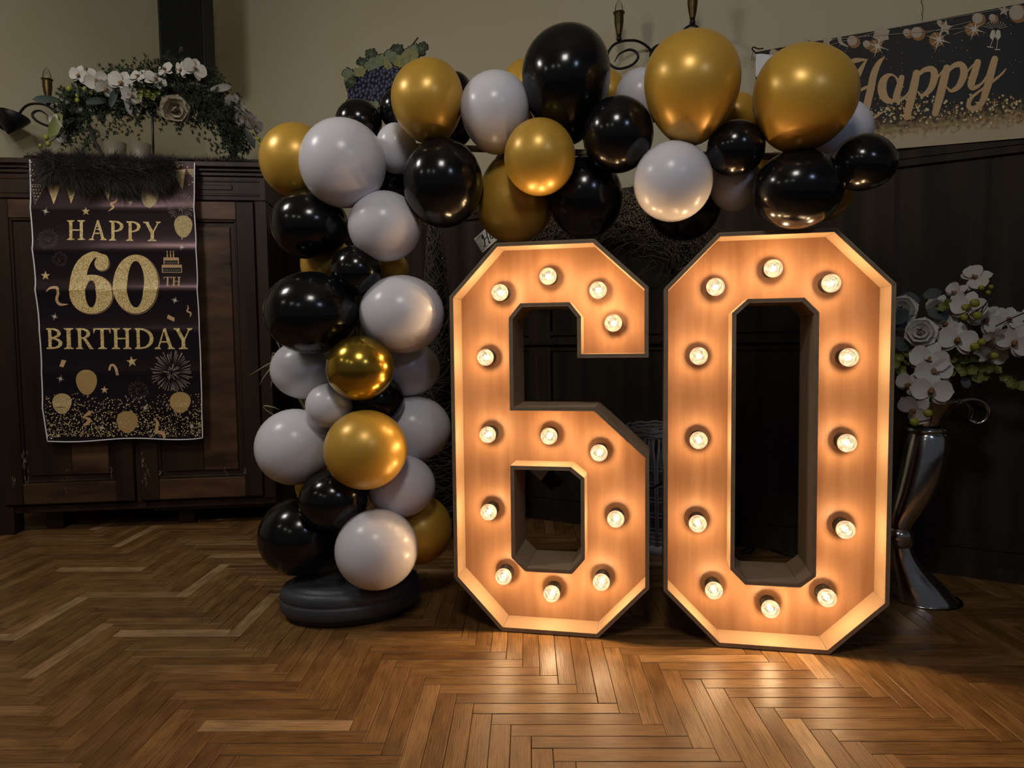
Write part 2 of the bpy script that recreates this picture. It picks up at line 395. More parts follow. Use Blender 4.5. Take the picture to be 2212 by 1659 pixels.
for i in range(8):
    v_, f_ = plank_mesh(i); me = bpy.data.meshes.new('plank'); me.from_pydata(v_, [], f_); me.materials.append(M['plank'])
    l = me.uv_layers.new(name='UVMap'); ox, oy = rnd.random() * 9, rnd.random() * 9
    for lp in me.loops: c_ = me.vertices[lp.vertex_index].co; l.data[lp.index].uv = (c_.x + ox, c_.y + oy)
    me.update(); pm.append((me, v_, f_))
planks = []
for n in range(-14, 16):
    for k in range(-110, 111):
        a = V((n * PLEN + k * PW, n * PLEN - k * PW))
        for kind in (0, 1):
            o = a if kind == 0 else a + V((PLEN, 0)) 
            # across planks start at o and run along E1; deep planks stand at o and run along E2
            org = F0 + E1 * o.x + E2 * o.y
            mid = org + (E1 * PLEN / 2 + E2 * PW / 2 if kind == 0 else E2 * PLEN / 2 + E1 * PW / 2)
            if mid.y < 0.9 or mid.y > 5.2 or abs(mid.x) > 4.6: continue
            if (mid - PB).dot(NB) < 0.02 or (mid - CORNER).dot(NL) < -0.2: continue
            d = mid - EYE; dp = d.dot(FWD); px = CX + FOC * d.dot(CR) / dp; py = CY - FOC * d.dot(CU) / dp
            vis = -220 < px < 2432 and 1090 < py < 1790
            planks.append((vis, dp, org, kind))
vis = sorted([p for p in planks if p[0]], key=lambda p: p[1])
near, rest = vis[:300], vis[300:] + [p for p in planks if not p[0]]
for v0, dp, org, kind in near:
    me = rnd.choice(pm)[0]
    o = bpy.data.objects.new('plank', me); C.objects.link(o); o.parent = floor
    if kind == 0:
        o.location = org; o.rotation_euler = (0, 0, FA)
    else:
        o.location = org + E1 * PW; o.rotation_euler = (0, 0, FA + PI / 2)
mb = MB(); uvs = []
for v0, dp, org, kind in rest:
    me, v_, f_ = rnd.choice(pm); ox, oy = rnd.random() * 30, rnd.random() * 30
    if kind == 0: vs = [org + E1 * x + E2 * y + Z * z_ for x, y, z_ in v_]
    else: vs = [org + E1 * (PW - y) + E2 * x + Z * z_ for x, y, z_ in v_]
    mb.add(vs, f_); uvs += [(x + ox, y + oy) for x, y, z_ in v_]
o = mb.build('far_planks', M['plank'], floor, uv=uvs); o['kind'] = 'stuff'
# ================================================================== MARQUEE NUMBERS
YN = R(11.3)
UN = V((math.cos(YN), -math.sin(YN), 0)); DN = V((math.sin(YN), math.cos(YN), 0))     # along the front; away from the viewer
PN = V((0.267, 2.1359, 0.0))
DEPTH, RECESS, TH = 0.196, 0.10, 0.0125
def nw(u, z, d): return PN + UN * u + DN * d + Z * (z + 0.002)
def num_px(px, py, d):
    p = on_plane(px, py, PN + DN * d, -DN); q = p - PN; return q.dot(UN), p.z
def offset_poly(P, d):
    """parallel copy of a closed counter-clockwise polygon, d inwards (mitred)"""
    n = len(P); out = []
    for i in range(n):
        a, b, c = V(P[i - 1]), V(P[i]), V(P[(i + 1) % n])
        e1 = (b - a).normalized(); e2 = (c - b).normalized()
        n1 = V((-e1.y, e1.x)); n2 = V((-e2.y, e2.x)); bis = (n1 + n2); k = bis.dot(n1)
        out.append(b + bis * (d / k))
    return out
def ccw(P):
    A = sum(P[i - 1][0] * P[i][1] - P[i][0] * P[i - 1][1] for i in range(len(P)))
    return list(P) if A > 0 else list(P)[::-1]
def boards(P, parent, inside):
    """one mitred plywood board per edge; inside=True: outer frame (thickness goes inwards, pale inner face)"""
    P = [V(p) for p in ccw(P)]
    Q = offset_poly(P, TH if inside else -TH); H = offset_poly(P, TH * 0.52 if inside else -TH * 0.52)
    H2 = offset_poly(P, TH * 0.60 if inside else -TH * 0.60)
    n = len(P)
    for i in range(n):
        j = (i + 1) % n; mb = MB()
        g = 0.0004
        e = (P[j] - P[i]).normalized() * g
        a, b, c, d = P[i] + e, P[j] - e, Q[j] - e, Q[i] + e
        h0, h1, k0, k1 = H[i] + e, H[j] - e, H2[i] + e, H2[j] - e
        pts = [nw(p.x, p.y, 0) for p in (a, b, c, d)] + [nw(p.x, p.y, DEPTH) for p in (a, b, c, d)] + [nw(p.x, p.y, 0.0012) for p in (h0, h1, k0, k1)] + [nw(p.x, p.y, 0) for p in (h0, h1, k0, k1)]
        F = [(4, 5, 6, 7), (0, 1, 5, 4), (1, 2, 6, 5), (2, 3, 7, 6), (3, 0, 4, 7),
             (0, 12, 13, 1), (12, 8, 9, 13), (8, 10, 11, 9), (10, 14, 15, 11), (14, 3, 2, 15)]
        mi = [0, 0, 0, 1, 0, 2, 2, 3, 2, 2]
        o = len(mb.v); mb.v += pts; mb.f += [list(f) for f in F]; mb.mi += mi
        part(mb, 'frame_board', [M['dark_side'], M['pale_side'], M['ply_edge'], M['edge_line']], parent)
    return Q
AXN = (UN, Z, -DN)      # third axis looks out of the number towards the viewer
proto = {}
def bulb(u, z, parent, power):
    if not proto:
        g = MB(); r = 0.0275
        prof = [(0.0001, 0.083)]
        for k in range(1, 10):
            t = PI / 2 - k * (PI * 0.70) / 9; prof.append((r * math.cos(t), 0.0565 + r * math.sin(t)))
        prof += [(0.0165, 0.030), (0.0155, 0.022)]
        g.lathe(prof, 24, (0, 0, 0), AXN); proto['globe'] = g
        s = MB(); s.lathe([(0.0, 0.0), (0.024, 0.0), (0.024, 0.010), (0.0205, 0.014), (0.0205, 0.030), (0.0185, 0.033), (0.0, 0.033)], 20, (0, 0, 0), AXN); proto['socket'] = s
        f = MB()
        f.tube([UN * (0.0075 * math.cos(k * 0.75 + 0.6) * math.sin(PI * (k + 1) / 16)) + Z * (0.0075 * math.sin(k * 0.75 + 0.6) * math.sin(PI * (k + 1) / 16)) - DN * (0.046 + 0.0013 * k) for k in range(15)], 0.0013, 6)
        f.tube([-DN * 0.033, -DN * 0.05], 0.0022, 6); proto['filament'] = f
    loc = nw(u, z, RECESS - 0.004)
    objs = []
    def inst(nm, mt, par):
        if nm + '_me' not in proto:
            o = proto[nm].build(nm if nm != 'globe' else 'bulb', mt, None, True); proto[nm + '_me'] = o.data
        else:
            o = bpy.data.objects.new(nm if nm != 'globe' else 'bulb', proto[nm + '_me']); C.objects.link(o)
        o.parent = par; o.location = (loc - base_of(par)) if nm == 'globe' else (0, 0, 0)
        BASES[o.name] = loc; return o
    b = inst('globe', M['globe'], parent)
    inst('socket', M['socket'], b); inst('filament', M['filament'], b)
    l = bpy.data.lights.new('bulb_light', 'POINT'); l.energy = power; l.color = (1.0, 0.69, 0.41); l.shadow_soft_size = 0.007
    lo = bpy.data.objects.new('bulb_light', l); C.objects.link(lo); lo.parent = b; lo.location = -DN * 0.056
def number(name, label, outer, holes, bulbs, power, group):
    ctr = nw(sum(p[0] for p in outer) / len(outer), 0, 0.1)
    t = thing(name, ctr, label, 'marquee number', group)
    Q = boards(outer, t, True)
    HQ = [boards(h, t, False) for h in holes]
    loops = [[V((p.x, p.y, 0)) for p in Q]] + [[V((p.x, p.y, 0)) for p in q][::-1] for q in HQ]
    flat = [p for l in loops for p in l]; tri = tessellate_polygon(loops)
    mb = MB(); n = len(flat)
    mb.v = [nw(p.x, p.y, RECESS) for p in flat] + [nw(p.x, p.y, RECESS + 0.012) for p in flat]
    for a, b, c in tri:
        pa, pb, pc = flat[a], flat[b], flat[c]
        s = (pb - pa).cross(pc - pa).z
        f = (a, b, c) if s > 0 else (a, c, b)
        mb.f.append(list(f)); mb.f.append([f[0] + n, f[2] + n, f[1] + n]); mb.mi += [0, 0]
    part(mb, 'face_panel', M['panel'], t)
    for px, py in bulbs:
        u, z = num_px(px, py, RECESS - 0.058)
        bulb(u, z - 0.002, t, power)
    return t
SIX = [(-.320, 1.266), (-.007, 1.266), (.158, 1.113), (.158, .897), (-.062, .897), (-.062, 1.023), (-.091, 1.06), (-.237, 1.06), (-.268, 1.023),
       (-.268, .742), (-.005, .742), (.160, .590), (.160, .169), (0, 0), (-.318, 0), (-.476, .169), (-.476, 1.1)]
SIXH = [(-.269, .538), (-.089, .538), (-.054, .510), (-.054, .258), (-.089, .216), (-.231, .216), (-.269, .253)]
ZERO = [(.363, 1.269), (.691, 1.269), (.854, 1.104), (.854, .162), (.691, 0), (.369, 0), (.204, .166), (.204, 1.107)]
ZEROH = [(.453, 1.057), (.602, 1.057), (.636, 1.021), (.638, .242), (.602, .212), (.453, .212), (.416, .250), (.416, 1.023)]
B6 = [(1184, 597), (1292, 627), (1325, 698), (1080, 632), (1049, 772), (1054, 939), (1186, 942), (1294, 978), (1056, 1106), (1330, 1121), (1088, 1245), (1192, 1282), (1299, 1257)]
B0 = [(1670, 580), (1545, 620), (1795, 612), (1509, 769), (1833, 772), (1509, 951), (1829, 957), (1507, 1131), (1826, 1144), (1542, 1275), (1786, 1291), (1664, 1315)]
BP = 2.3
number('marquee_number', 'tall lit wooden marquee numeral six standing on the parquet, nearer the balloon column', SIX, [SIXH], B6, BP, None)
number('marquee_number', 'tall lit wooden marquee numeral zero standing on the parquet beside the metal vase', ZERO, [ZEROH], B0, BP, None)
# ================================================================== BALLOONS AND THEIR STAND
BX, BY = -0.585, 2.405
st = thing('balloon_stand', (BX, BY, 0), 'balloon arch stand with low black oval plastic base on the parquet', 'balloon stand')
ya = R(17); ex = V((math.cos(ya), math.sin(ya), 0)); ey = V((-math.sin(ya), math.cos(ya), 0))
prof = [(.0, .004), (.90, .004), (.915, .02), (.955, .024), (.985, .032), (1.0, .045), (1.0, .062), (.992, .068), (.972, .071), (.972, .074), (.985, .078), (.975, .095), (.95, .106), (.90, .113), (.84, .116), (.835, .119), (.80, .123), (.70, .1255), (.58, .1265), (.56, .1235), (.52, .1235), (.50, .127), (.40, .128), (0, .128)]
mb = MB(); mb.lathe([(r_ * 0.248, z_) for r_, z_ in prof], 64, (BX, BY, 0), (ex, ey, Z), 0, 1, 0.74)
part(mb, 'base', M['black_plastic'], st, True)
for sx in (-0.17, 0.17):
    mb = MB(); mb.lathe([(0.05, 0), (0.05, 0.012)], 16, V((BX, BY, 0.0)) + ex * sx, (ex, ey, Z)); part(mb, 'foot_pad', M['black_plastic'], st)
PX, PY = -0.537, 2.42
mb = MB(); mb.tube([(PX, PY, 0.12), (PX, PY, 0.8), (PX, PY, 1.58)], 0.0085, 12); part(mb, 'upright_pole', M['pole'], st, True)
pole = [spot(x, y, 2.41 - (x - 775) * .31 / 900) for x, y in ((830, 313), (1015, 321), (1258, 330), (1670, 338), (1830, 341))]
mb = MB(); mb.tube(spline([(PX, PY, 1.56), V((PX + .012, PY - .004, pole[0].z - .025)), pole[0]], 5), 0.011, 12); part(mb, 'elbow', M['pole'], st, True)
mb = MB(); mb.tube(spline(pole, 5), 0.0105, 12); part(mb, 'top_pole', M['pole'], st, True)

BALLOONS = [
# colour, x px, y px, half width, half height, distance, knot direction (None = towards the pole behind, else degrees in the picture plane, 270 = down), label, extra taper
('gold', 1494, 193, 100, 118, 2.010, 268, 'largest round gold balloon, topmost of the golds, under the brass candle lamp', .16),
('gold', 1735, 216, 107, 112, 1.940, 250, 'big gold balloon in front of the left end of the script banner', .12),
('black', 1224, 187, 93, 123, 2.191, 275, 'tall egg-shaped black balloon, the highest balloon of the arch', .2),
('white', 1070, 245, 74, 86, 2.200, 275, 'egg-shaped white balloon between the tall black and a gold balloon', .14),
('gold', 925, 221, 77, 88, 2.210, 285, 'gold balloon in front of the painted grapes', .12),
('white', 741, 353, 92, 94, 2.259, None, 'largest white balloon, at the corner where column meets arch', .03),
('white', 856, 321, 45, 53, 2.360, None, 'small white balloon tucked below the gold balloon by the grapes', .05),
('black', 775, 266, 50, 49, 2.450, None, 'small black balloon peeking over the largest white one at the arch corner', .05),
('black', 866, 238, 46, 46, 2.459, None, 'black balloon half hidden behind the gold balloon, just under the grapes', .05),
('black', 985, 238, 46, 77, 2.481, None, 'black balloon wedged behind the gold and egg-shaped white balloons', .05),
('gold', 1138, 196, 58, 64, 2.404, None, 'gold balloon mostly hidden behind the tall black balloon, on the grape painting side', .05),
('gold', 1308, 202, 44, 50, 2.376, None, 'gold balloon sliver between the tall black balloon and iron scroll', .05),
('white', 1384, 212, 55, 61, 2.283, None, 'white balloon half hidden behind the largest gold balloon below the iron scroll', .05),
('black', 1335, 291, 76, 80, 2.107, None, 'round black balloon at the foot of the tall egg-shaped black one', .03),
('gold', 1166, 340, 77, 81, 2.125, None, 'round gold balloon with dark nipple hanging frontmost at mid arch', .02),
('black', 957, 396, 86, 94, 2.239, None, 'large black balloon above the glittering twig cone', .05),
('gold', 1111, 426, 81, 97, 2.342, 95, 'dim pear-shaped gold balloon overlapping the Home sign', .16),
('black', 1265, 426, 79, 87, 2.261, None, 'black balloon directly above the top edge of the lit six', .05),
('white', 1453, 392, 84, 85, 2.056, None, 'round white balloon lit from below, under the largest gold balloon', .03),
('black', 1478, 440, 78, 78, 2.264, None, 'black balloon mostly hidden behind the underlit white balloon of the arch', .05),
('black', 1589, 321, 61, 60, 2.020, None, 'small glossy black balloon between the two big gold ones', .05),
('gold', 1592, 250, 47, 48, 2.209, None, 'small gold balloon peeking between the two biggest gold balloons', .05),
('white', 1586, 392, 54, 63, 2.144, None, 'shaded white balloon below the small glossy black one of the arch', .05),
('black', 1723, 409, 93, 84, 1.983, None, 'big black balloon just above the lit zero', .04),
('black', 1863, 353, 67, 60, 1.960, 215, 'black balloon at the far end of the arch against the panelling', .1),
('white', 1812, 283, 69, 66, 2.159, None, 'white balloon behind the banner-side gold balloon at the arch end', .05),
('gold', 1672, 395, 56, 64, 2.215, None, 'dim gold balloon behind the big black one, on its six side', .05),
('gold', 1782, 413, 57, 62, 2.129, None, 'dim gold balloon behind the big black one, on its vase side', .05),
('black', 845, 395, 46, 48, 2.464, None, 'black balloon deep in the corner below the small white one', .05),
('gold', 641, 348, 78, 79, 2.420, None, 'gold balloon at the arch corner beside the dark cabinet top', .04),
('black', 670, 486, 82, 74, 2.343, None, 'black balloon just below the largest white one on the cabinet side', .05),
('white', 831, 489, 78, 75, 2.280, None, 'white balloon under the corner of the arch, beside the twig cone tip', .04),
('gold', 708, 572, 57, 60, 2.508, None, 'flattened gold balloon between two black ones on the cabinet side', .05),
('gold', 838, 583, 45, 42, 2.480, None, 'small gold balloon half hidden between two white ones of the column', .05),
('black', 770, 585, 54, 54, 2.287, None, 'small black balloon at the front middle of the upper column', .04),
('black', 674, 676, 101, 89, 2.280, None, 'widest black balloon halfway up the column on the cabinet side', .04),
('white', 868, 679, 91, 84, 2.305, None, 'large white balloon lit orange by the six, halfway up the column', .04),
('white', 661, 798, 74, 64, 2.443, None, 'white balloon with dry grass poking out beside it', .05),
('chrome', 778, 795, 73, 71, 2.225, None, 'shiny mirror-like gold balloon at the middle of the column', .02),
('white', 878, 796, 72, 60, 2.497, None, 'shaded white balloon beneath the orange-lit white one', .05),
('black', 813, 865, 60, 58, 2.367, None, 'black balloon squeezed between the two frontmost gold balloons of the column', .05),
('white', 712, 876, 51, 48, 2.299, None, 'small white balloon below the mirror-like gold one', .04),
('white', 638, 965, 84, 82, 2.380, None, 'large white balloon sticking out towards the cabinet door, lower column', .04),
('gold', 790, 971, 89, 86, 2.222, None, 'largest satin gold balloon at the front of the lower column', .03),
('white', 893, 925, 81, 71, 2.487, None, 'grey-lit white balloon touching the edge of the lit six', .05),
('white', 867, 1050, 73, 67, 2.369, None, 'white balloon below and behind the satin gold balloon, on the six side', .04),
('black', 720, 1080, 73, 66, 2.294, None, 'black balloon directly below the satin gold one in the column', .04),
('black', 648, 1157, 87, 84, 2.388, None, 'lowest black balloon, resting above the oval base', .04),
('white', 814, 1186, 89, 86, 2.243, None, 'lowest white balloon, at the front over the oval base', .03),
('gold', 903, 1142, 74, 74, 2.485, None, 'dim olive gold balloon low behind the column beside the six', .05),
('gold', 690, 1050, 50, 48, 2.525, None, 'gold sliver of balloon behind the lowest black ones', .05),
]
GL = {'gold': 'gold', 'chrome': 'gold', 'white': 'white', 'black': 'black'}
for col, px, py, rx, ry, dist, kd, lab, tp in BALLOONS:
    c = spot(px, py, dist); d = (c - EYE); dep = d.dot(FWD); view = d.normalized()
    right = view.cross(Z).normalized(); up = right.cross(view)
    sx, sz = rx * dep / FOC, ry * dep / FOC; sy = (sx + sz) / 2
    if kd is None:
        core = V((PX, PY, c.z)) if px < 880 and py > 420 else V((c.x, 2.41 - (px - 775) * .31 / 900, 1.58))
        k = (core - c); k = k - view * min(0, k.dot(view)); 
        k = (view * 1.0 + (k - view * k.dot(view)) * 1.2).normalized()
    else:
        k = (right * math.cos(R(kd)) + up * math.sin(R(kd)) + view * 0.25).normalized()
    a1 = (right - k * right.dot(k)); a1 = a1.normalized() if a1.length > 0.1 else up.cross(k).normalized()
    a2 = k.cross(a1)
    mb = MB(); seg = 40; n = 24; vs = []; fs = []
    rows = []
    for i in range(n + 1):
        t = PI * i / n
        h = -math.cos(t)                      # -1 nose .. +1 knot
        rr = math.sin(t) * (1 - tp * h * (1 if kd is not None else .6)) 
        rows.append((rr, h))
    # neck and tied lip at the knot end
    rows = rows[:-1] + [(0.075, 1.0), (0.05, 1.03), (0.045, 1.06), (0.10, 1.09), (0.0, 1.095)]
    for rr, h in rows:
        for q in range(seg):
            a = 2 * PI * q / seg
            p = k * h + a1 * rr * math.cos(a) + a2 * rr * math.sin(a)
            vs.append(right * p.dot(right) * sx + up * p.dot(up) * sz + view * p.dot(view) * sy)
    m_ = len(rows)
    for i in range(m_ - 1):
        for q in range(seg):
            q2 = (q + 1) % seg; fs.append((i * seg + q, i * seg + q2, (i + 1) * seg + q2, (i + 1) * seg + q))
    mb.add(vs, fs)
    # weld the two poles
    o = mb.build('balloon', M[col], None, True)
    bm = bmesh.new(); bm.from_mesh(o.data); bmesh.ops.remove_doubles(bm, verts=bm.verts, dist=1e-5); bmesh.ops.recalc_face_normals(bm, faces=bm.faces); bm.to_mesh(o.data); bm.free()
    for p_ in o.data.polygons: p_.use_smooth = True
    o.location = c; BASES[o.name] = c
    tag(o, lab, 'balloon', {'gold': 'gold balloons of the arch', 'white': 'white balloons of the arch', 'black': 'black balloons of the arch'}[GL[col]])
# ================================================================== CABINET IN THE CORNER
YC = R(7.0)
UCB = V((math.cos(YC), math.sin(YC), 0)); NCB = V((math.sin(YC), -math.cos(YC), 0))    # along the front; out towards the viewer
PC = V((-2.551, 3.443, 0))
CAX = (UCB, -NCB, Z)
def cb(u, z, off=0.0): return PC + UCB * u + NCB * off + Z * z
def on_cab(px, py, off=0.0): return on_plane(px, py, PC + NCB * off, NCB)
def cab_uz(px, py, off=0.0):
    q = on_cab(px, py, off) - PC; return q.dot(UCB), q.z
def cbox(mb, u0, u1, z0, z1, o0, o1, mi=0): return mb.box(cb((u0 + u1) / 2, (z0 + z1) / 2, (o0 + o1) / 2), (u1 - u0, o1 - o0, z1 - z0), CAX, mi)
CL, CRT = -0.10, 1.295
cab = thing('linen_cabinet', cb(0.6, 0, -0.25), 'dark oak two-door linen cabinet with block feet, standing across the corner', 'cabinet')
def cpart(name, boxes, m='cabinet', par=None):
    mb = MB()
    for b in boxes: cbox(mb, *b)
    o = part(mb, name, M[m], par or cab)
    bv = o.modifiers.new('edges', 'BEVEL'); bv.width = 0.003; bv.segments = 1; bv.limit_method = 'ANGLE'
    return o
cpart('carcass', [(CL + 0.005, CRT - 0.005, 0.14, 1.70, -0.50, -0.02), (CL, CL + 0.065, 0.14, 1.70, -0.06, 0.0), (CRT - 0.062, CRT, 0.14, 1.70, -0.06, 0.0)])
cpart('apron', [(CL, CRT, 0.105, 0.142, -0.06, -0.012), (0.66, CRT - 0.03, 0.088, 0.118, -0.07, -0.03)])
cpart('frieze', [(CL, CRT, 1.70, 1.822, -0.45, 0.002), (CL + 0.03, CRT - 0.03, 1.722, 1.735, 0.0, 0.006), (CL + 0.03, CRT - 0.03, 1.792, 1.802, 0.0, 0.006)])
cpart('frieze_moulding', [(0.86, 1.13, 1.752, 1.778, 0.0, 0.006)])
cpart('cornice', [(CL - 0.012, CRT + 0.012, 1.822, 1.842, -0.49, 0.014), (CL - 0.026, CRT + 0.026, 1.842, 1.86, -0.50, 0.028), (CL - 0.045, CRT + 0.045, 1.86, 1.886, -0.52, 0.048)])
cpart('centre_post', [(0.592, 0.622, 0.14, 1.70, -0.05, -0.006)])
for (a, b, hinge) in ((-0.032, 0.590, 'l'), (0.624, 1.232, 'r')):
    d = cpart('door', [(a, b, 0.155, 1.692, -0.03, -0.004)])
    s = 0.088
    cpart('door_stile', [(a, a + s, 0.155, 1.692, -0.03, 0.014)], par=d); cpart('door_stile', [(b - s, b, 0.155, 1.692, -0.03, 0.014)], par=d)
    cpart('door_rail', [(a + s, b - s, 1.60, 1.692, -0.03, 0.013)], 'cabinet_rail', d); cpart('door_rail', [(a + s, b - s, 0.155, 0.262, -0.03, 0.013)], 'cabinet_rail', d)
    w_ = (b - a - 2 * s)
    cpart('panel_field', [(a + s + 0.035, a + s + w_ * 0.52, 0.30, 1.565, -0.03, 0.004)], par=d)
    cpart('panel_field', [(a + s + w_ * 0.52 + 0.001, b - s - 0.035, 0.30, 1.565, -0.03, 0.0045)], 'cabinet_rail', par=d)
    cpart('panel_bead', [(a + s, a + s + 0.012, 0.262, 1.60, -0.03, 0.008), (b - s - 0.012, b - s, 0.262, 1.60, -0.03, 0.008), (a + s, b - s, 1.588, 1.60, -0.03, 0.008), (a + s, b - s, 0.262, 0.276, -0.03, 0.009)], par=d)
for (u0, u1, o1) in ((CL, CL + 0.098, 0.0), (0.10, 0.185, -0.095), (0.765, 0.84, -0.10), (CRT - 0.01, CRT + 0.055, -0.22)):
    cpart('leg', [(u0, u1, 0.0, 0.145 if o1 > -0.2 else 0.26, o1 - 0.09, o1)])
# paint scuffs on the old wood
rs = random.Random(3); mb = MB()
for (px, py, n, sp) in ((58, 1000, 16, 6), (60, 1035, 8, 5), (34, 1043, 7, 5), (312, 1000, 14, 5), (318, 1028, 14, 7), (348, 1022, 6, 3), (532, 1018, 7, 3), (242, 1022, 8, 4), (148, 1047, 5, 8), (490, 1033, 4, 10), (430, 1134, 4, 6)):
    for k in range(n):
        u, z = cab_uz(px + rs.gauss(0, sp * .5), py + rs.gauss(0, sp * 1.6)); a = rs.uniform(1.2, 1.9); l_ = rs.uniform(0.006, 0.028)
        p0 = cb(u, z, 0.0175); p1 = cb(u + math.cos(a) * l_, z + math.sin(a) * l_, 0.0175); w0 = UCB * 0.0009
        mb.add([p0 - w0, p0 + w0, p1 + w0 * .3, p1 - w0 * .3], [(0, 1, 2, 3)])
part(mb, 'paint_scuffs', M['worn'], cab, kind='stuff')

# ================================================================== FLAT PRINT HELPERS (polygons in picture units, laid on a cloth surface)
class Print:
    """collects flat shapes for one cloth; S(px, py, lift) gives the point on the cloth; piece() starts a new printed figure"""
    def __init__(s, S, slice_=0): s.S = S; s.pieces = []; s.n = 0; s.sl = slice_; s.piece('confetti_print', True)
    def piece(s, name, stuff=False): s.m = {}; s.pieces.append((name, stuff, s.m)); return s
    def mb(s, k): return s.m.setdefault(k, MB())
    def lift(s, l): s.n += 1; return l + 0.00035 * ((s.n % 7) / 7.0)
    def poly(s, k, pts, lift=0.0):
        b = s.mb(k); lo = s.lift(lift); parts = [pts]
        ys = [p[1] for p in pts]
        if s.sl and max(ys) - min(ys) > s.sl:           # bands, so that the figure follows the folds of the cloth
            parts = []; n = int((max(ys) - min(ys)) / s.sl) + 1; h = (max(ys) - min(ys)) / n
            def clip(P, y, keep):
                out = []
                for i in range(len(P)):
                    a, c = P[i - 1], P[i]; ia, ic = (a[1] - y) * keep >= 0, (c[1] - y) * keep >= 0
                    if ia != ic: t = (y - a[1]) / (c[1] - a[1]); out.append((a[0] + (c[0] - a[0]) * t, y))
                    if ic: out.append(c)
                return out
            for i in range(n):
                q = clip(clip(pts, min(ys) + h * i, 1), min(ys) + h * (i + 1), -1) if i < n - 1 else clip(pts, min(ys) + h * i, 1)
                if len(q) > 2: parts.append(q)
        for P in parts:
            o = len(b.v); b.v += [s.S(x, y, lo) for x, y in P]; b.f.append([o + i for i in range(len(P))]); b.mi.append(0)
    def strip(s, k, A, B, lift=0.0, closed=False):
        b = s.mb(k); lo = s.lift(lift); o = len(b.v); n = len(A)
        b.v += [s.S(x, y, lo) for x, y in A] + [s.S(x, y, lo) for x, y in B]
        for i in range(n if closed else n - 1):
            j = (i + 1) % n; b.f.append([o + i, o + j, o + n + j, o + n + i]); b.mi.append(0)
    def stroke(s, k, pts, w, lift=0.0, n=7, cap=True):
        """smooth stroke of varying width"""
        P3 = [V((p[0], p[1], (w if isinstance(w, (int, float)) else w[i]))) for i, p in enumerate(pts)]
        Q = spline(P3, n) if len(P3) > 2 else P3
        A = []; B = []
        for i, q in enumerate(Q):
            t = Q[min(i + 1, len(Q) - 1)] - Q[max(i - 1, 0)]; l = math.hypot(t.x, t.y) or 1; nx, ny = -t.y / l, t.x / l; h = q.z / 2
            A.append((q.x + nx * h, q.y + ny * h)); B.append((q.x - nx * h, q.y - ny * h))
        s.strip(k, A, B, lift)
        if cap:
            for q in (Q[0], Q[-1]):
                if q.z > 0.5: s.disc(k, q.x, q.y, q.z / 2, lift, 12)
    def disc(s, k, x, y, r, lift=0.0, n=8, ry=None, rot=0.0):
        ry = ry or r; c_, s_ = math.cos(rot), math.sin(rot)
        P_ = []
        for i in range(n):
            a = 2 * PI * i / n; ux, uy = r * math.cos(a), ry * math.sin(a); P_.append((x + ux * c_ - uy * s_, y + ux * s_ + uy * c_))
        s.poly(k, P_, lift)
    def ring(s, k, x, y, rx, ry, ix, iy, lift=0.0, n=56, jx=None, jy=None):
        jx = x if jx is None else jx; jy = y if jy is None else jy
        A = [(x + rx * math.cos(2 * PI * i / n), y + ry * math.sin(2 * PI * i / n)) for i in range(n)]
        B = [(jx + ix * math.cos(2 * PI * i / n), jy + iy * math.sin(2 * PI * i / n)) for i in range(n)]
        s.strip(k, A, B, lift, True)
    def star(s, k, x, y, r, inner=0.4, n=5, rot=0.0, lift=0.0):
        s.poly(k, [(x + (r if i % 2 == 0 else r * inner) * math.sin(PI * i / n + rot), y - (r if i % 2 == 0 else r * inner) * math.cos(PI * i / n + rot)) for i in range(2 * n)], lift)
    def firework(s, k, x, y, r, n, seed, core=None):
        q = random.Random(seed)
        for i in range(n):
            a = 2 * PI * i / n + q.uniform(-.06, .06); r0 = r * q.uniform(.30, .55); r1 = r * q.uniform(.82, 1.05); w_ = r * .022
            s.poly(k, [(x + r0 * math.cos(a), y + r0 * math.sin(a)), (x + r1 * math.cos(a) - w_ * math.sin(a), y + r1 * math.sin(a) + w_ * math.cos(a)), (x + r1 * math.cos(a) + w_ * math.sin(a), y + r1 * math.sin(a) - w_ * math.cos(a))])
        for i in range(n // 2):
            a = q.uniform(0, 2 * PI); r0 = r * q.uniform(.04, .1); r1 = r * q.uniform(.2, .42); w_ = r * .02
            s.poly(k, [(x + r0 * math.cos(a), y + r0 * math.sin(a)), (x + r1 * math.cos(a) - w_ * math.sin(a), y + r1 * math.sin(a) + w_ * math.cos(a)), (x + r1 * math.cos(a) + w_ * math.sin(a), y + r1 * math.sin(a) - w_ * math.cos(a))])
    def finish(s, parent):
        for name, stuff, m in s.pieces:
            if not m: continue
            mb = MB(); mats = []
            for i, (k, b) in enumerate(m.items()): mb.add(b.v, b.f, i); mats.append(M[k])
            o = part(mb, name, mats, parent, kind='stuff' if stuff else None); me = o.data
            bm = bmesh.new(); bm.from_mesh(me); bm.normal_update()
            for f in bm.faces:
                if f.normal.dot(s.front) < 0: f.normal_flip()
            bm.to_mesh(me); bm.free()

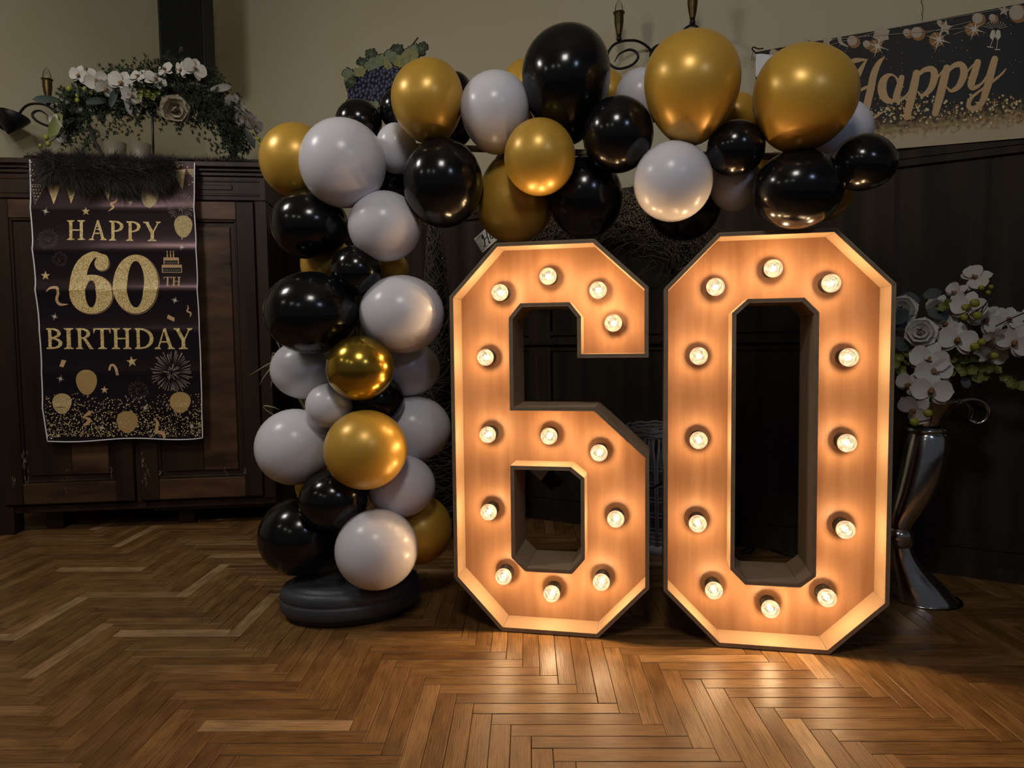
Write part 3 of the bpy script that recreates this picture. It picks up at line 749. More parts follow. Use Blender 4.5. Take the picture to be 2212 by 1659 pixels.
# slab-serif capitals on a unit box: x right, y down; list of (kind, data)
def letter(pr, k, ch, x0, y0, x1, y1, sh=0.0):
    w, h = x1 - x0, y1 - y0; pr.piece('letter')
    def T(x, y): return (x0 + x * w, y0 + y * h + sh * (x - .5))
    def P_(*pts): pr.poly(k, [T(*p) for p in pts])
    def foot(cx, y, half, t=0.055):       # bracketed serif at a stem end
        if y > .5: P_((cx - half, 1), (cx - half, 1 - t * .7), (cx - half * .5, 1 - t * 1.6), (cx + half * .5, 1 - t * 1.6), (cx + half, 1 - t * .7), (cx + half, 1))
        else: P_((cx - half, 0), (cx - half, t * .7), (cx - half * .5, t * 1.6), (cx + half * .5, t * 1.6), (cx + half, t * .7), (cx + half, 0))
    def stem(cx, sw, a=0.0, b=1.0): P_((cx - sw / 2, a), (cx + sw / 2, a), (cx + sw / 2, b), (cx - sw / 2, b))
    def bowl(xl, xr, ya_, yb_, tw, n=14):
        """right-hand bowl of B, P, R, D; tw = stroke thickness (x), thinner above and below"""
        A = []; B = []; ty = tw * .42
        ym = (ya_ + yb_) / 2; ry = (yb_ - ya_) / 2
        for i in range(n + 1):
            a = -PI / 2 + PI * i / n
            A.append(T(xl + (xr - xl) * (abs(math.cos(a)) ** .85), ym + ry * math.sin(a)))
            B.append(T(xl + (xr - tw - xl) * (abs(math.cos(a)) ** .85), ym + (ry - ty * w / h) * math.sin(a)))
        pr.strip(k, A, B)
    sw = 0.20
    if ch == 'H':
        for cx in (.21, .79): stem(cx, .17); foot(cx, 0, .21); foot(cx, 1, .21)
        P_((.2, .46), (.8, .46), (.8, .53), (.2, .53))
    elif ch == 'A':
        P_((.46, 0), (.56, 0), (.90, 1), (.72, 1), (.47, .16), (.20, 1), (.11, 1)); P_((.26, .62), (.70, .62), (.72, .69), (.24, .69)); foot(.14, 1, .155); foot(.82, 1, .18)
    elif ch == 'P':
        stem(.27, .22); foot(.25, 1, .25); foot(.17, 0, .16); bowl(.30, 1.0, 0, .56, .24)
    elif ch == 'B':
        stem(.25, .20); foot(.2, 0, .18); foot(.2, 1, .18); bowl(.28, .92, 0, .49, .22); bowl(.28, 1.0, .45, 1.0, .23)
    elif ch == 'R':
        stem(.22, .19); foot(.16, 0, .15); foot(.2, 1, .20); bowl(.26, .82, 0, .52, .21); P_((.40, .50), (.56, .46), (.92, .93), (1.0, 1.0), (.76, 1.0))
    elif ch == 'D':
        stem(.2, .17); foot(.16, 0, .15); foot(.16, 1, .15); bowl(.22, 1.0, 0, 1.0, .2)
    elif ch == 'I':
        stem(.5, .42); foot(.5, 0, .48); foot(.5, 1, .48)
    elif ch == 'T':
        stem(.5, .2); foot(.5, 1, .26); P_((0, 0), (1, 0), (1, .07), (0, .07)); P_((0, 0), (.07, 0), (.1, .1), (.03, .26), (0, .26)); P_((1, 0), (.93, 0), (.9, .1), (.97, .26), (1, .26))
    elif ch == 'Y':
        P_((.08, 0), (.28, 0), (.60, .52), (.60, .6), (.42, .6)); P_((.84, 0), (.93, 0), (.60, .58), (.52, .56)); stem(.52, .2, .55, 1.0); foot(.52, 1, .25); foot(.16, 0, .17); foot(.87, 0, .14)
    elif ch == 'h_small':
        pass

# ================================================================== BIRTHDAY BANNER ON THE CABINET
LE = [(345, 65), (400, 66.5), (452, 68), (540, 73), (628, 79), (714, 86.5), (800, 91), (880, 93), (930, 100), (953, 104)]
RE = [(352, 420.5), (400, 420), (450, 420), (540, 425), (630, 428), (720, 432), (805, 435), (880, 436.5), (930, 437.5), (946, 438)]
CREASE = [452, 540, 628, 716, 804, 880]
def lerp_tab(T_, y):
    if y <= T_[0][0]: return T_[0][1]
    for (a, b), (c, d) in zip(T_, T_[1:]):
        if y <= c: return b + (d - b) * (y - a) / (c - a)
    return T_[-1][1]
def fold(py):
    """gentle folds left from the packaging: the cloth stands out at each crease and sags between them"""
    ks = [345] + CREASE + [955]
    amp = [.0, .009, .014, .015, .008, .006, .005, .004]
    for i in range(len(ks) - 1):
        if py <= ks[i + 1]:
            t = (py - ks[i]) / (ks[i + 1] - ks[i]); t = max(0, min(1, t))
            up = amp[i]; dn = amp[i + 1]
            return up * (1 - t) ** 3.0 * .8 + dn * t ** 7.0
    return 0.0
def S1(px, py, lift=0.0):
    q = on_cab(px, py, 0.052); return q + NCB * (fold(py) + 0.0012 * math.sin(px * .045 + py * .01) + lift)
t = thing('birthday_banner', cb(0.55, 0.9, 0.055), 'black hanging cloth banner with gold 60th birthday print on the cabinet', 'banner')
rows = 100; cols = 26; mb = MB()
for j in range(rows + 1):
    y_ = j / rows; py = 345 + 608 * y_
    a = lerp_tab(LE, py); b = lerp_tab(RE, py + (352 - 345) * (1 - y_) - 7 * y_)
    for i in range(cols + 1):
        f = i / cols; yy = 345 * (1 - y_) + 953 * y_ + (7 * (1 - y_) - 7 * y_) * f
        if j == rows: yy += 2.5 * math.sin(f * 9)
        mb.v.append(S1(a + (b - a) * f, yy))
for j in range(rows):
    for i in range(cols):
        q = j * (cols + 1) + i; mb.f.append([q, q + cols + 1, q + cols + 2, q + 1]); mb.mi.append(0)
part(mb, 'cloth', M['cloth'], t, True)
# cloth folded back over the cabinet top
mb = MB(); a, b = S1(66, 346), S1(420, 353); 
for q in (a, b): mb.v += [q, q + Z * 0.006 - NCB * 0.03, q + Z * 0.003 - NCB * 0.10]
for q in mb.v: q.z = max(q.z, 1.8885)
mb.f += [[0, 3, 4, 1], [1, 4, 5, 2]]; mb.mi += [0, 0]; part(mb, 'folded_top', M['cloth'], t)
mb = MB()
def hem(pts): mb.tube([S1(x, y, 0.001) for x, y in pts], 0.0033, 6)
hem([(lerp_tab(LE, y), y) for y in range(345, 954, 8)] + [(104, 953)]); hem([(lerp_tab(RE, y), y) for y in range(352, 946, 8)] + [(438, 946)])
hem([(104 + 334 * f / 20, 953 - 7 * f / 20 + 2.5 * math.sin(f / 20 * 9) * (1 if 0 < f < 20 else 0)) for f in range(21)])
part(mb, 'white_hem', M['hem'], t, True)
for (x, y) in ((113, 945), (427, 938)):
    mb = MB(); ax_ = (UCB, Z, NCB); c = S1(x, y, 0.002); n = 18
    pr_ = [(.0045, 0), (.0045, .0025), (.006, .004), (.0085, .0035), (.0095, 0)]; mb.lathe(pr_, 18, c, ax_); part(mb, 'eyelet', M['steel'], t, True)
pr = Print(lambda x, y, l: S1(x, y, 0.0011 + l), 7); pr.front = NCB
def crop1(x, y): return (60 + x / 5.821, 330 + y / 5.821)
def crop2(x, y): return (60 + x / 5.821, 520 + y / 5.821)
def crop3(x, y): return (60 + x / 5.821, 740 + y / 5.821)
for ch, x0, x1, y0, y1 in (('H', 145, 184.6, 476, 518.5), ('A', 193, 231, 476, 519), ('P', 236, 267, 477, 520), ('P', 273, 304, 478, 520.5), ('Y', 310, 347.5, 479, 521)):
    letter(pr, 'glitter', ch, x0, y0, x1, y1)
for ch, x0, x1 in (('B', 100, 136), ('I', 139, 160.5), ('R', 165, 203), ('T', 203, 240), ('H', 242, 285), ('D', 291.5, 332.5), ('A', 335, 378), ('Y', 376, 416)):
    letter(pr, 'glitter', ch, x0, 709, x1, 754)
letter(pr, 'tan', 'T', 354, 598, 371, 618); letter(pr, 'tan', 'H', 372, 598, 391, 618)
# the large 60
cx0, cy0 = crop2(1362, 548)
pr.piece('numeral')
pr.ring('glitter', cx0, cy0, 49, 63, 18.5, 50, 0, 64); pr.ring('tan', cx0 + 1.0, cy0 + .8, 50.6, 64.6, 49.7, 63.7, 0, 64); pr.ring('tan', cx0 - .6, cy0, 19.6, 51, 18.9, 50.4, 0, 64)
bx, by = crop2(806, 672); pr.piece('numeral')
pr.ring('glitter', bx, by, 46.2, 42.0, 11.6, 29, 0, 64, bx - .4, by - .3)
pr.ring('tan', bx + 1.2, by + .9, 47.2, 43, 46.4, 42.2, 0, 64); pr.ring('tan', bx - .6, by - .3, 12.6, 30, 11.9, 29.3, 0, 40)
pr.stroke('glitter', [crop2(*q) for q in ((935, 195), (850, 178), (755, 235), (680, 340), (640, 470), (632, 600), (650, 720))], [9, 14, 22, 30, 33.5, 33.5, 30], cap=False)
px_, py_ = crop2(935, 288); pr.disc('glitter', px_, py_, 15.2, 0, 24); pr.ring('tan', px_ + 1, py_ + .6, 16.6, 16.6, 15.9, 15.9, 0, 32)
pr.stroke('glitter', [crop2(930, 190), crop2(985, 205), crop2(1015, 260)], [8, 8, 5], cap=False)
# bunting
BUNT = [('maroon', (45, 405), (230, 405), (100, 655)), ('glitter', (240, 400), (415, 398), (332, 650)), ('glitter', (470, 398), (630, 396), (548, 642)), ('maroon', (690, 396), (862, 395), (772, 630)),
        ('glitter', (895, 355), (1080, 345), (1015, 597)), ('glitter', (1130, 370), (1290, 360), (1262, 535)), ('glitter', (1650, 250), (1775, 215), (1740, 468)), ('glitter', (1795, 215), (1985, 210), (1948, 460)), ('maroon', (1998, 208), (2085, 206), (2083, 330))]
for k, a, b, c in BUNT:
    pr.piece('pennant')
    pr.poly(k, [crop1(*a), crop1(*b), crop1(*c)])
    if k == 'maroon':
        A = [crop1(*q) for q in (a, b, c, a)]
        for i in range(3): pr.stroke('fire', [A[i], A[i + 1]], .7, cap=False)
        for r_ in range(6):
            f = (r_ + .5) / 6; n = 5 - r_
            for i in range(n):
                s_ = (i + .5) / n; lx = a[0] + (c[0] - a[0]) * f; rx_ = b[0] + (c[0] - b[0]) * f; y_ = a[1] + (c[1] - a[1]) * f
                x_, y2 = crop1(lx + (rx_ - lx) * s_, y_); pr.disc('dot_print', x_, y2, 1.3, .0006)
pr.piece('pennant_lines', True)
for i, k in ((2, 0), (5, 0), (6, 0)):
    a, b, c = BUNT[i][1:]
    for f in (.3, .5, .7):
        pr.stroke('ink', [crop1(a[0] + (b[0] - a[0]) * f, a[1] + 10), crop1(a[0] + (b[0] - a[0]) * (f * .3 + .35) * 1.0 + (c[0] - a[0] - (b[0] - a[0]) * .5) * .6, c[1] - 110)], .8, .0006, cap=False)
pr.stroke('fire', [crop1(42, 400), crop1(480, 398), crop1(900, 370)], .8, cap=False); pr.stroke('fire', [crop1(1640, 240), crop1(1990, 208), crop1(2088, 204)], .8, cap=False)
pr.poly('tan', [crop1(1800, 125), crop1(1895, 125), crop1(1910, 200), crop1(1860, 175)])
# printed balloons
def pballoon(k, x, y, rx, ry, lx=0):
    P_ = []; pr.piece('printed_balloon')
    for i in range(28):
        a = 2 * PI * i / 28; tt = 1 - .14 * math.sin(a); P_.append((x + rx * math.cos(a) * tt, y + ry * math.sin(a) * (1.08 if math.sin(a) > 0 else .95)))
    pr.poly(k, P_); pr.poly(k, [(x + lx - 2.2, y + ry * 1.13 + 2), (x + lx, y + ry * 1.03), (x + lx + 2.2, y + ry * 1.13 + 2)])
pballoon('glitter_soft', *crop1(1535, 545), 19, 23.5, 1); pballoon('glitter_soft', *crop1(1957, 920), 19.5, 23.5, -3)
pballoon('goldball', *crop3(742, 490), 22.5, 27, 3); pballoon('glitter_soft', *crop3(435, 760), 20.5, 22, 5); pballoon('goldball', *crop3(1920, 745), 22.5, 22.5, 0); pballoon('goldball', *crop3(1255, 990), 22.5, 23.5, 2)
# fireworks, stars, sparkles
for k, f, x, y, r_, n, s_ in (('fire', crop1, 1930, 680, 30, 46, 1), ('fire_dim', crop1, 258, 1085, 23, 46, 2), ('fire_dim', crop2, 410, 230, 17, 36, 3), ('fire', crop3, 1815, 370, 46, 60, 4), ('fire_dim', crop3, 1390, 610, 23, 46, 5)):
    pr.piece('printed_firework', True); pr.firework(k, *f(x, y), r_, n, s_)
for f, x, y, r_, rot in ((crop1, 740, 740, 9.5, 0), (crop2, 225, 440, 10.5, 0), (crop3, 1312, 240, 12.5, -.15), (crop3, 967, 595, 9, 0)):
    pr.piece('printed_star'); pr.star('tan', *f(x, y), r_, .42, 5, rot); xx, yy = f(x, y); pr.star('dot_print', xx - .6, yy - .6, r_ * .6, .42, 5, rot, .0006)
for f, x, y in ((crop1, 235, 740), (crop1, 1300, 628), (crop1, 1945, 1188), (crop2, 1855, 750), (crop2, 340, 955), (crop3, 418, 455), (crop3, 1480, 820), (crop3, 930, 1070), (crop3, 2065, 1055)):
    pr.piece('printed_sparkle'); pr.star('spark', *f(x, y), 9.5, .14, 4, .25, .0006); pr.star('spark', *f(x, y), 6, .25, 4, .9, .0006)
# streamers
pr.piece('printed_streamer').stroke('tan', [crop2(*q) for q in ((250, 640), (300, 595), (380, 595), (395, 660), (372, 740), (410, 800), (510, 800))], [2, 5.5, 6, 6, 6, 6, 1.5])
pr.piece('printed_streamer').stroke('tan', [crop2(*q) for q in ((2012, 810), (2020, 850), (2005, 885), (2050, 910), (2045, 960))], [1, 3, 3, 4, 1]); pr.piece('printed_streamer').stroke('tan', [crop1(*q) for q in ((1128, 572), (1105, 620), (1055, 645), (1085, 690), (1020, 740))], [1, 4, 5, 5, 1])
pr.piece('printed_streamer').stroke('tan', [crop3(*q) for q in ((1030, 350), (1045, 290), (1080, 285), (1115, 330), (1135, 410))], [4.5, 5, 5, 6, 6], cap=False)
pr.piece('printed_streamer').poly('tan', [crop3(*q) for q in ((430, 215), (488, 225), (455, 310), (402, 300))]); pr.piece('printed_streamer').poly('tan', [crop2(*q) for q in ((1765, 928), (1848, 970), (1842, 1018), (1750, 975))])
pr.piece('printed_streamer').stroke('tan', [crop3(*q) for q in ((790, 860), (770, 890), (705, 935), (775, 965), (755, 1010), (705, 1040))], [7, 8, 3, 7, 8, 3], .0008, cap=False); pr.piece('printed_streamer').stroke('tan', [crop3(*q) for q in ((1590, 950), (1635, 1010), (1620, 1110), (1700, 1140), (1725, 1200))], [2, 6, 6, 8, 6], .0008, cap=False)
# cake
pr.piece('printed_cake', True)
def rect(k, f, x0, y0, x1, y1, l=0.0): pr.poly(k, [f(x0, y0), f(x1, y0), f(x1, y1), f(x0, y1)], l)
rect('tan', crop2, 1712, 212, 1905, 295); rect('ink', crop2, 1724, 250, 1893, 292, .0006); rect('tan', crop2, 1688, 303, 1940, 402); rect('ink', crop2, 1698, 340, 1930, 393, .0006)
for x in range(1735, 1900, 22): pr.disc('dot_print', *crop2(x, 275), .8, .0012)
for x in range(1710, 1925, 24): pr.disc('dot_print', *crop2(x, 370), .9, .0012)
for x in (1763, 1803, 1840): rect('tan', crop2, x - 8, 165, x + 8, 210); pr.disc('tan', *crop2(x, 143), 1.4, 0, 8, 2.6)
# confetti
pr.piece('confetti_print', True)
rc = random.Random(11)
for i in range(1500):
    v_ = rc.random() ** .55; y = 640 + v_ * 570 if i > 70 else rc.uniform(640, 860)
    x = rc.uniform(215 + (y - 640) * .06, 2185); X, Y_ = crop3(x, y)
    if Y_ > 943: continue
    pr.disc('dot_print' if rc.random() < .75 else 'tan', X, Y_, rc.uniform(.6, 2.0), -.0002, 6, rc.uniform(.55, 1.5), rc.random() * 3)
for (x, y) in ((48, 118), (82, 148), (152, 172), (60, 215), (75, 262), (66, 343), (45, 285), (1800, 268), (1812, 378), (2030, 402), (2073, 370), (1912, 160), (1945, 158), (2010, 180), (1790, 175)): pr.disc('dot_print', *crop1(x, y), 1.5)
pr.finish(t)
# ================================================================== LONG SCRIPT BANNER ON THE BACK WALL
def S2(px, py, lift=0.0): return on_back(px, py, 0.05) + NB * (0.003 * math.sin(px * .012) + lift)
def cropR(x, y): return (1620 + x / 3.7365, y / 3.7365)
t = thing('happy_banner', bw(1.7, 1.95, 0.05), 'black and gold wall banner with the script word Happy above the panelling', 'banner')
TL, TR, BR, BL = (1632, 113), (2330, -14), (2330, 289), (1634, 345)
mb = MB(); cols, rows = 40, 12; uvs = []
for j in range(rows + 1):
    for i in range(cols + 1):
        f, g = i / cols, j / rows
        x = (TL[0] * (1 - f) + TR[0] * f) * (1 - g) + (BL[0] * (1 - f) + BR[0] * f) * g; y = (TL[1] * (1 - f) + TR[1] * f) * (1 - g) + (BL[1] * (1 - f) + BR[1] * f) * g
        q = S2(x, y); mb.v.append(q); uvs.append((f, 1 - g))
for j in range(rows):
    for i in range(cols): q = j * (cols + 1) + i; mb.f.append([q, q + cols + 1, q + cols + 2, q + 1]); mb.mi.append(0)
def banner2():
    m = mat('banner_print_fade', (0.006, 0.0055, 0.006), 0.6); nt = m.node_tree; N = nt.nodes.new; L = nt.links.new; b = nt.nodes['Principled BSDF']
    tc = N('ShaderNodeTexCoord'); sp = N('ShaderNodeSeparateXYZ'); L(tc.outputs['UV'], sp.inputs[0])
    nz = N('ShaderNodeTexNoise'); nz.inputs['Scale'].default_value = 26; nz.inputs['Detail'].default_value = 5
    mp = N('ShaderNodeMapping'); mp.inputs['Scale'].default_value = (2.6, 1, 1); L(tc.outputs['UV'], mp.inputs[0]); L(mp.outputs[0], nz.inputs['Vector'])
    a = N('ShaderNodeMath'); a.operation = 'MULTIPLY_ADD'; a.inputs[1].default_value = 0.30; a.inputs[2].default_value = -0.15; L(nz.outputs['Fac'], a.inputs[0])
    s = N('ShaderNodeMath'); s.operation = 'ADD'; L(sp.outputs[1], s.inputs[0]); L(a.outputs[0], s.inputs[1])
    r = N('ShaderNodeValToRGB'); cr = r.color_ramp
    cr.elements[0].position = 0.09; cr.elements[0].color = (0.52, 0.42, 0.25, 1); cr.elements[1].position = 0.32; cr.elements[1].color = (0.006, 0.0055, 0.006, 1)
    e = cr.elements.new(0.15); e.color = (0.36, 0.25, 0.10, 1); e = cr.elements.new(0.235); e.color = (0.05, 0.03, 0.012, 1)
    L(s.outputs[0], r.inputs[0]); L(r.outputs[0], b.inputs['Base Color']); return m
M['banner_fade'] = banner2()
o = mb.build('cloth', M['banner_fade'], t, True, uv=uvs); BASES[o.name] = base_of(t)
pr = Print(lambda x, y, l: S2(x, y, 0.002 + l)); pr.front = NB
def st_(k, pts, w, lift=.0006): pr.stroke(k, [cropR(*q) for q in pts], [x / 3.7365 for x in w] if isinstance(w, list) else w / 3.7365, lift)
# Happy in brush script
pr.piece('letter')
st_('script', [(770, 520), (850, 490), (950, 482)], [18, 40, 8]); st_('script', [(940, 485), (880, 590), (830, 700), (790, 830)], [12, 46, 50, 40])
st_('script', [(1085, 460), (1040, 510), (1000, 600), (975, 720), (945, 850), (935, 930), (985, 955), (1070, 905)], [10, 40, 56, 60, 60, 46, 26, 14]); st_('script', [(840, 760), (920, 715), (985, 690)], [12, 26, 20])
pr.piece('letter')
pr.ring('script', *cropR(1125, 715), 94 / 3.7, 122 / 3.7, 44 / 3.7, 92 / 3.7, .0006, 40, *cropR(1146, 705)); st_('script', [(1225, 625), (1205, 700), (1180, 790), (1200, 812), (1265, 770), (1310, 690)], [44, 54, 54, 36, 20, 16])
pr.piece('letter')
st_('script', [(1345, 590), (1325, 690), (1295, 820), (1265, 945)], [58, 66, 66, 54]); st_('script', [(1330, 640), (1400, 570), (1470, 560), (1490, 620), (1455, 720), (1390, 770), (1355, 740)], [16, 38, 52, 62, 50, 28, 12])
st_('script', [(1470, 690), (1520, 620), (1565, 560)], [12, 14, 16])
pr.piece('letter')
st_('script', [(1590, 550), (1565, 650), (1530, 790), (1495, 915)], [58, 66, 66, 54]); st_('script', [(1575, 610), (1640, 535), (1705, 525), (1728, 590), (1690, 690), (1625, 735), (1590, 705)], [16, 38, 52, 62, 50, 28, 12])
st_('script', [(1710, 650), (1770, 560), (1830, 500)], [12, 14, 14])
pr.piece('letter')
st_('script', [(1838, 505), (1812, 590), (1785, 680), (1805, 712), (1870, 675), (1930, 590)], [54, 60, 60, 40, 20, 18])
st_('script', [(1975, 480), (1945, 590), (1910, 720), (1870, 830), (1810, 878), (1765, 860), (1780, 800), (1850, 740), (1960, 660), (2030, 600), (2065, 560)], [54, 62, 60, 50, 44, 40, 30, 20, 22, 18, 10])
pr.piece('letter')
pr.ring('spark', *cropR(2270, 670), 56 / 3.7, 90 / 3.7, 35 / 3.7, 60 / 3.7, .0006, 30)
# garland of lights, stars and sparkles at the top
pr.piece('light_string', True)
for a, b in (((560, 330), (1900, 215)), ((580, 385), (1100, 235)), ((1100, 235), (2160, 55)), ((1400, 270), (1800, 170)), ((1640, 280), (2000, 160))): st_('glow_print', [a, b], 3)
rp = random.Random(5)
for (x, y, r_) in ((825, 330, 40), (1345, 262, 45), (1265, 262, 30), (1835, 150, 42), (1528, 182, 20), (1955, 145, 28), (940, 355, 28), (2150, 105, 60), (190, 430, 30), (450, 345, 26)):
    pr.piece('printed_glow'); X, Y_ = cropR(x, y); pr.disc('orange_print', X + 4, Y_ + 3, r_ / 3.7 * 1.25, .0003, 16); pr.disc('glow_print', X, Y_, r_ / 3.7, .0009, 16)
for (x, y, r_, n, inn) in ((620, 330, 58, 5, .42), (500, 385, 75, 5, .5), (1575, 225, 68, 5, .42), (2050, 90, 50, 5, .42), (1060, 275, 75, 6, .75)): pr.piece('printed_star').star('glow_print', *cropR(x, y), r_ / 3.7, inn, n, .12, .001)
for (x, y, r_) in ((1030, 375, 100), (1525, 320, 110), (1810, 240, 100)):
    pr.piece('printed_sparkle'); X, Y_ = cropR(x, y); pr.disc('orange_print', X - 5, Y_, r_ / 3.7 * .55, .0002, 16); pr.star('spark', X, Y_, r_ / 3.7, .10, 4, .3, .0012); pr.star('spark', X, Y_, r_ / 3.7 * .75, .10, 4, .95, .0012)
pr.piece('printed_moon'); st_('glow_print', [(720, 290), (735, 345), (790, 378)], [34, 26, 10]); pr.piece('printed_moon'); st_('glow_print', [(440, 345), (400, 385), (395, 400)], [30, 24, 20])
# champagne glasses
for sx, tilt in ((1962, -1), (2003, 1)):
    pr.piece('printed_glass', True)
    st_('spark', [(sx, 262), (sx + tilt * 2 - 4, 300), (sx - 4, 322)], [34, 42, 12]); st_('spark', [(sx - 4, 325), (sx - 14 - (10 if tilt < 0 else 0), 400 if tilt > 0 else 380)], 5)
    st_('spark', [(sx - 40 - (6 if tilt < 0 else -14), 403 if tilt > 0 else 380), (sx + 12 - (16 if tilt < 0 else 0), 405 if tilt > 0 else 388)], 8)
for k in range(11):
    a = -PI * (.12 + .76 * k / 10); st_('glow_print', [(1985 + 30 * math.cos(a), 245 + 20 * math.sin(a)), (1985 + 95 * math.cos(a), 245 + 75 * math.sin(a))], [2, 5])
pr.piece('gold_dots', True)
for i in range(720):
    x = rp.uniform(60, 2190); top = 400 - x * .165
    y = rp.uniform(top + 10, 930) if i < 150 else 780 + abs(rp.gauss(0, 1)) * 60 + rp.uniform(0, 150) + (x < 1000) * 60 - (x - 1000) * .03
    X, Y_ = cropR(x, y)
    if Y_ > 345 - (X - 1634) * .08: continue
    pr.disc(rp.choice(('dot_print', 'dot_print', 'tan', 'orange_print')), X, Y_, rp.uniform(.5, 1.3) if i < 150 else rp.uniform(1.0, 3.6), .0001, 7)
pr.finish(t)
# pale folded corner, cord with ring, hanging thread
mb = MB(); P_ = [S2(*q, .004) for q in ((1633, 118), (1645, 117), (1672, 122), (1684, 131), (1640, 172), (1633, 165))]; P_[3] += NB * .012; P_[2] += NB * .01; mb.v += P_; mb.f.append([0, 5, 4, 3, 2, 1]); mb.mi.append(0); part(mb, 'folded_corner', M['hem'], t)
mb = MB(); mb.tube(spline([S2(1633, 116, .008), S2(1627, 110, .02), S2(1630, 106, .02), S2(1640, 108, .012), S2(1650, 106, .006)], 5), .0028, 6); mb.tube([S2(1629, 112, .015), S2(1626, 124, .014), S2(1625, 134, .014)], .0012, 5); part(mb, 'corner_cord', M['ink'], t)
mb = MB(); mb.tube([on_back(*cropR(*q), .004) for q in ((1388, 165), (1394, 130), (1385, 118), (1398, 80), (1392, 40), (1384, 22), (1387, -25), (1392, -70))], .0011, 5); part(mb, 'hanging_thread', M['ink'], t)

# ================================================================== PAINTED GRAPES ON THE WALL
t = thing('grape_painting', bw(-0.95, 2.55, 0.01), 'bunches of blue grapes with vine leaves painted on the plaster wall', 'wall painting')
def cropG(x, y): return (540 + x / 4.148, 60 + y / 4.148)
def on_g(x, y, off): return on_back(*cropG(x, y), off)
M['leaf_a'] = mat('leaf_green_grey', (0.17, 0.22, 0.15), .8, noise=((0.30, 0.33, 0.20), 20, (1, 1, 1), 2, 'Object')); M['leaf_b'] = mat('leaf_olive', (0.44, 0.40, 0.15), .8, noise=((0.25, 0.26, 0.10), 24, (1, 1, 1), 2, 'Object')); M['leaf_c'] = mat('leaf_dark', (0.03, 0.04, 0.02), .8, noise=((0.10, 0.13, 0.07), 22, (1, 1, 1), 2, 'Object'))
M['grape'] = mat('blue_grape', (0.03, 0.034, 0.07), .6)
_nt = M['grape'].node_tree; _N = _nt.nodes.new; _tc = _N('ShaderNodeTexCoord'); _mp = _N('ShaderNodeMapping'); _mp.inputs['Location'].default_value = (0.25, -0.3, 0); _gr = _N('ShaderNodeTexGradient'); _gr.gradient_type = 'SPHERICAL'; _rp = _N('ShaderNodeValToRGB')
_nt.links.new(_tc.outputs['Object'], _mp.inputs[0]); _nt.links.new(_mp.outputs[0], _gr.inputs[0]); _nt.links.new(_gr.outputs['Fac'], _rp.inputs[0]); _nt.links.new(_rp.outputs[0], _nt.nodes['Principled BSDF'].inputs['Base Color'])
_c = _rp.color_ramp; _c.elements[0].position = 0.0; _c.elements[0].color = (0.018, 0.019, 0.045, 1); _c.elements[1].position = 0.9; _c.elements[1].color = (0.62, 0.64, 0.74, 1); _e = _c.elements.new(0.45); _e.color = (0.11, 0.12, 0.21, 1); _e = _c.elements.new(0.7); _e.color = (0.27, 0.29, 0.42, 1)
M['grape_dark'] = mat('dark_grape', (0.014, 0.014, 0.03), .6); M['vine'] = mat('red_brown_vine', (0.11, 0.045, 0.025), .8)
mb = MB(); g = random.Random(2)
out = [(880, 500), (1010, 400), (1080, 370), (1320, 360), (1400, 430), (1300, 560), (1160, 780), (1060, 700), (890, 640)]
mb.v += [on_g(x, y, .0012) for x, y in out]; mb.f.append(list(range(len(out)))[::-1]); mb.mi.append(0); part(mb, 'grape_shadow', M['grape_dark'], t)
def inside(x, y):
    c = False
    for i in range(len(out)):
        x1, y1 = out[i - 1]; x2, y2 = out[i]
        if (y1 > y) != (y2 > y) and x < (x2 - x1) * (y - y1) / (y2 - y1) + x1: c = not c
    return c
pts = []
for i in range(6000):
    x, y = g.uniform(860, 1420), g.uniform(350, 790)
    if inside(x, y) and all((x - a) ** 2 + (y - b) ** 2 > 30 ** 2 for a, b in pts): pts.append((x, y))
gm = None
for (x, y) in pts:
    c = on_g(x, y, .002); r_ = g.uniform(.0145, .0185)
    if gm is None:
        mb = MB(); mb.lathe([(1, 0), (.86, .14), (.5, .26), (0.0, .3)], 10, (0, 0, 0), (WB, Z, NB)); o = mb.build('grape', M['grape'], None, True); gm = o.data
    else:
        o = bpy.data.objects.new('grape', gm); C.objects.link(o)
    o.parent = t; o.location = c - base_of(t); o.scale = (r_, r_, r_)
LEAF = [(0, -1.05), (.16, -.82), (.34, -.66), (.56, -.70), (.60, -.50), (.88, -.34), (.98, -.10), (.80, .06), (.86, .30), (.66, .48), (.50, .62), (.26, .66), (.12, .50), (0, .40), (-.14, .52), (-.30, .68), (-.55, .60), (-.70, .44), (-.84, .26), (-.78, .04), (-1.0, -.14), (-.86, -.36), (-.58, -.48), (-.58, -.72), (-.32, -.68), (-.15, -.84)]
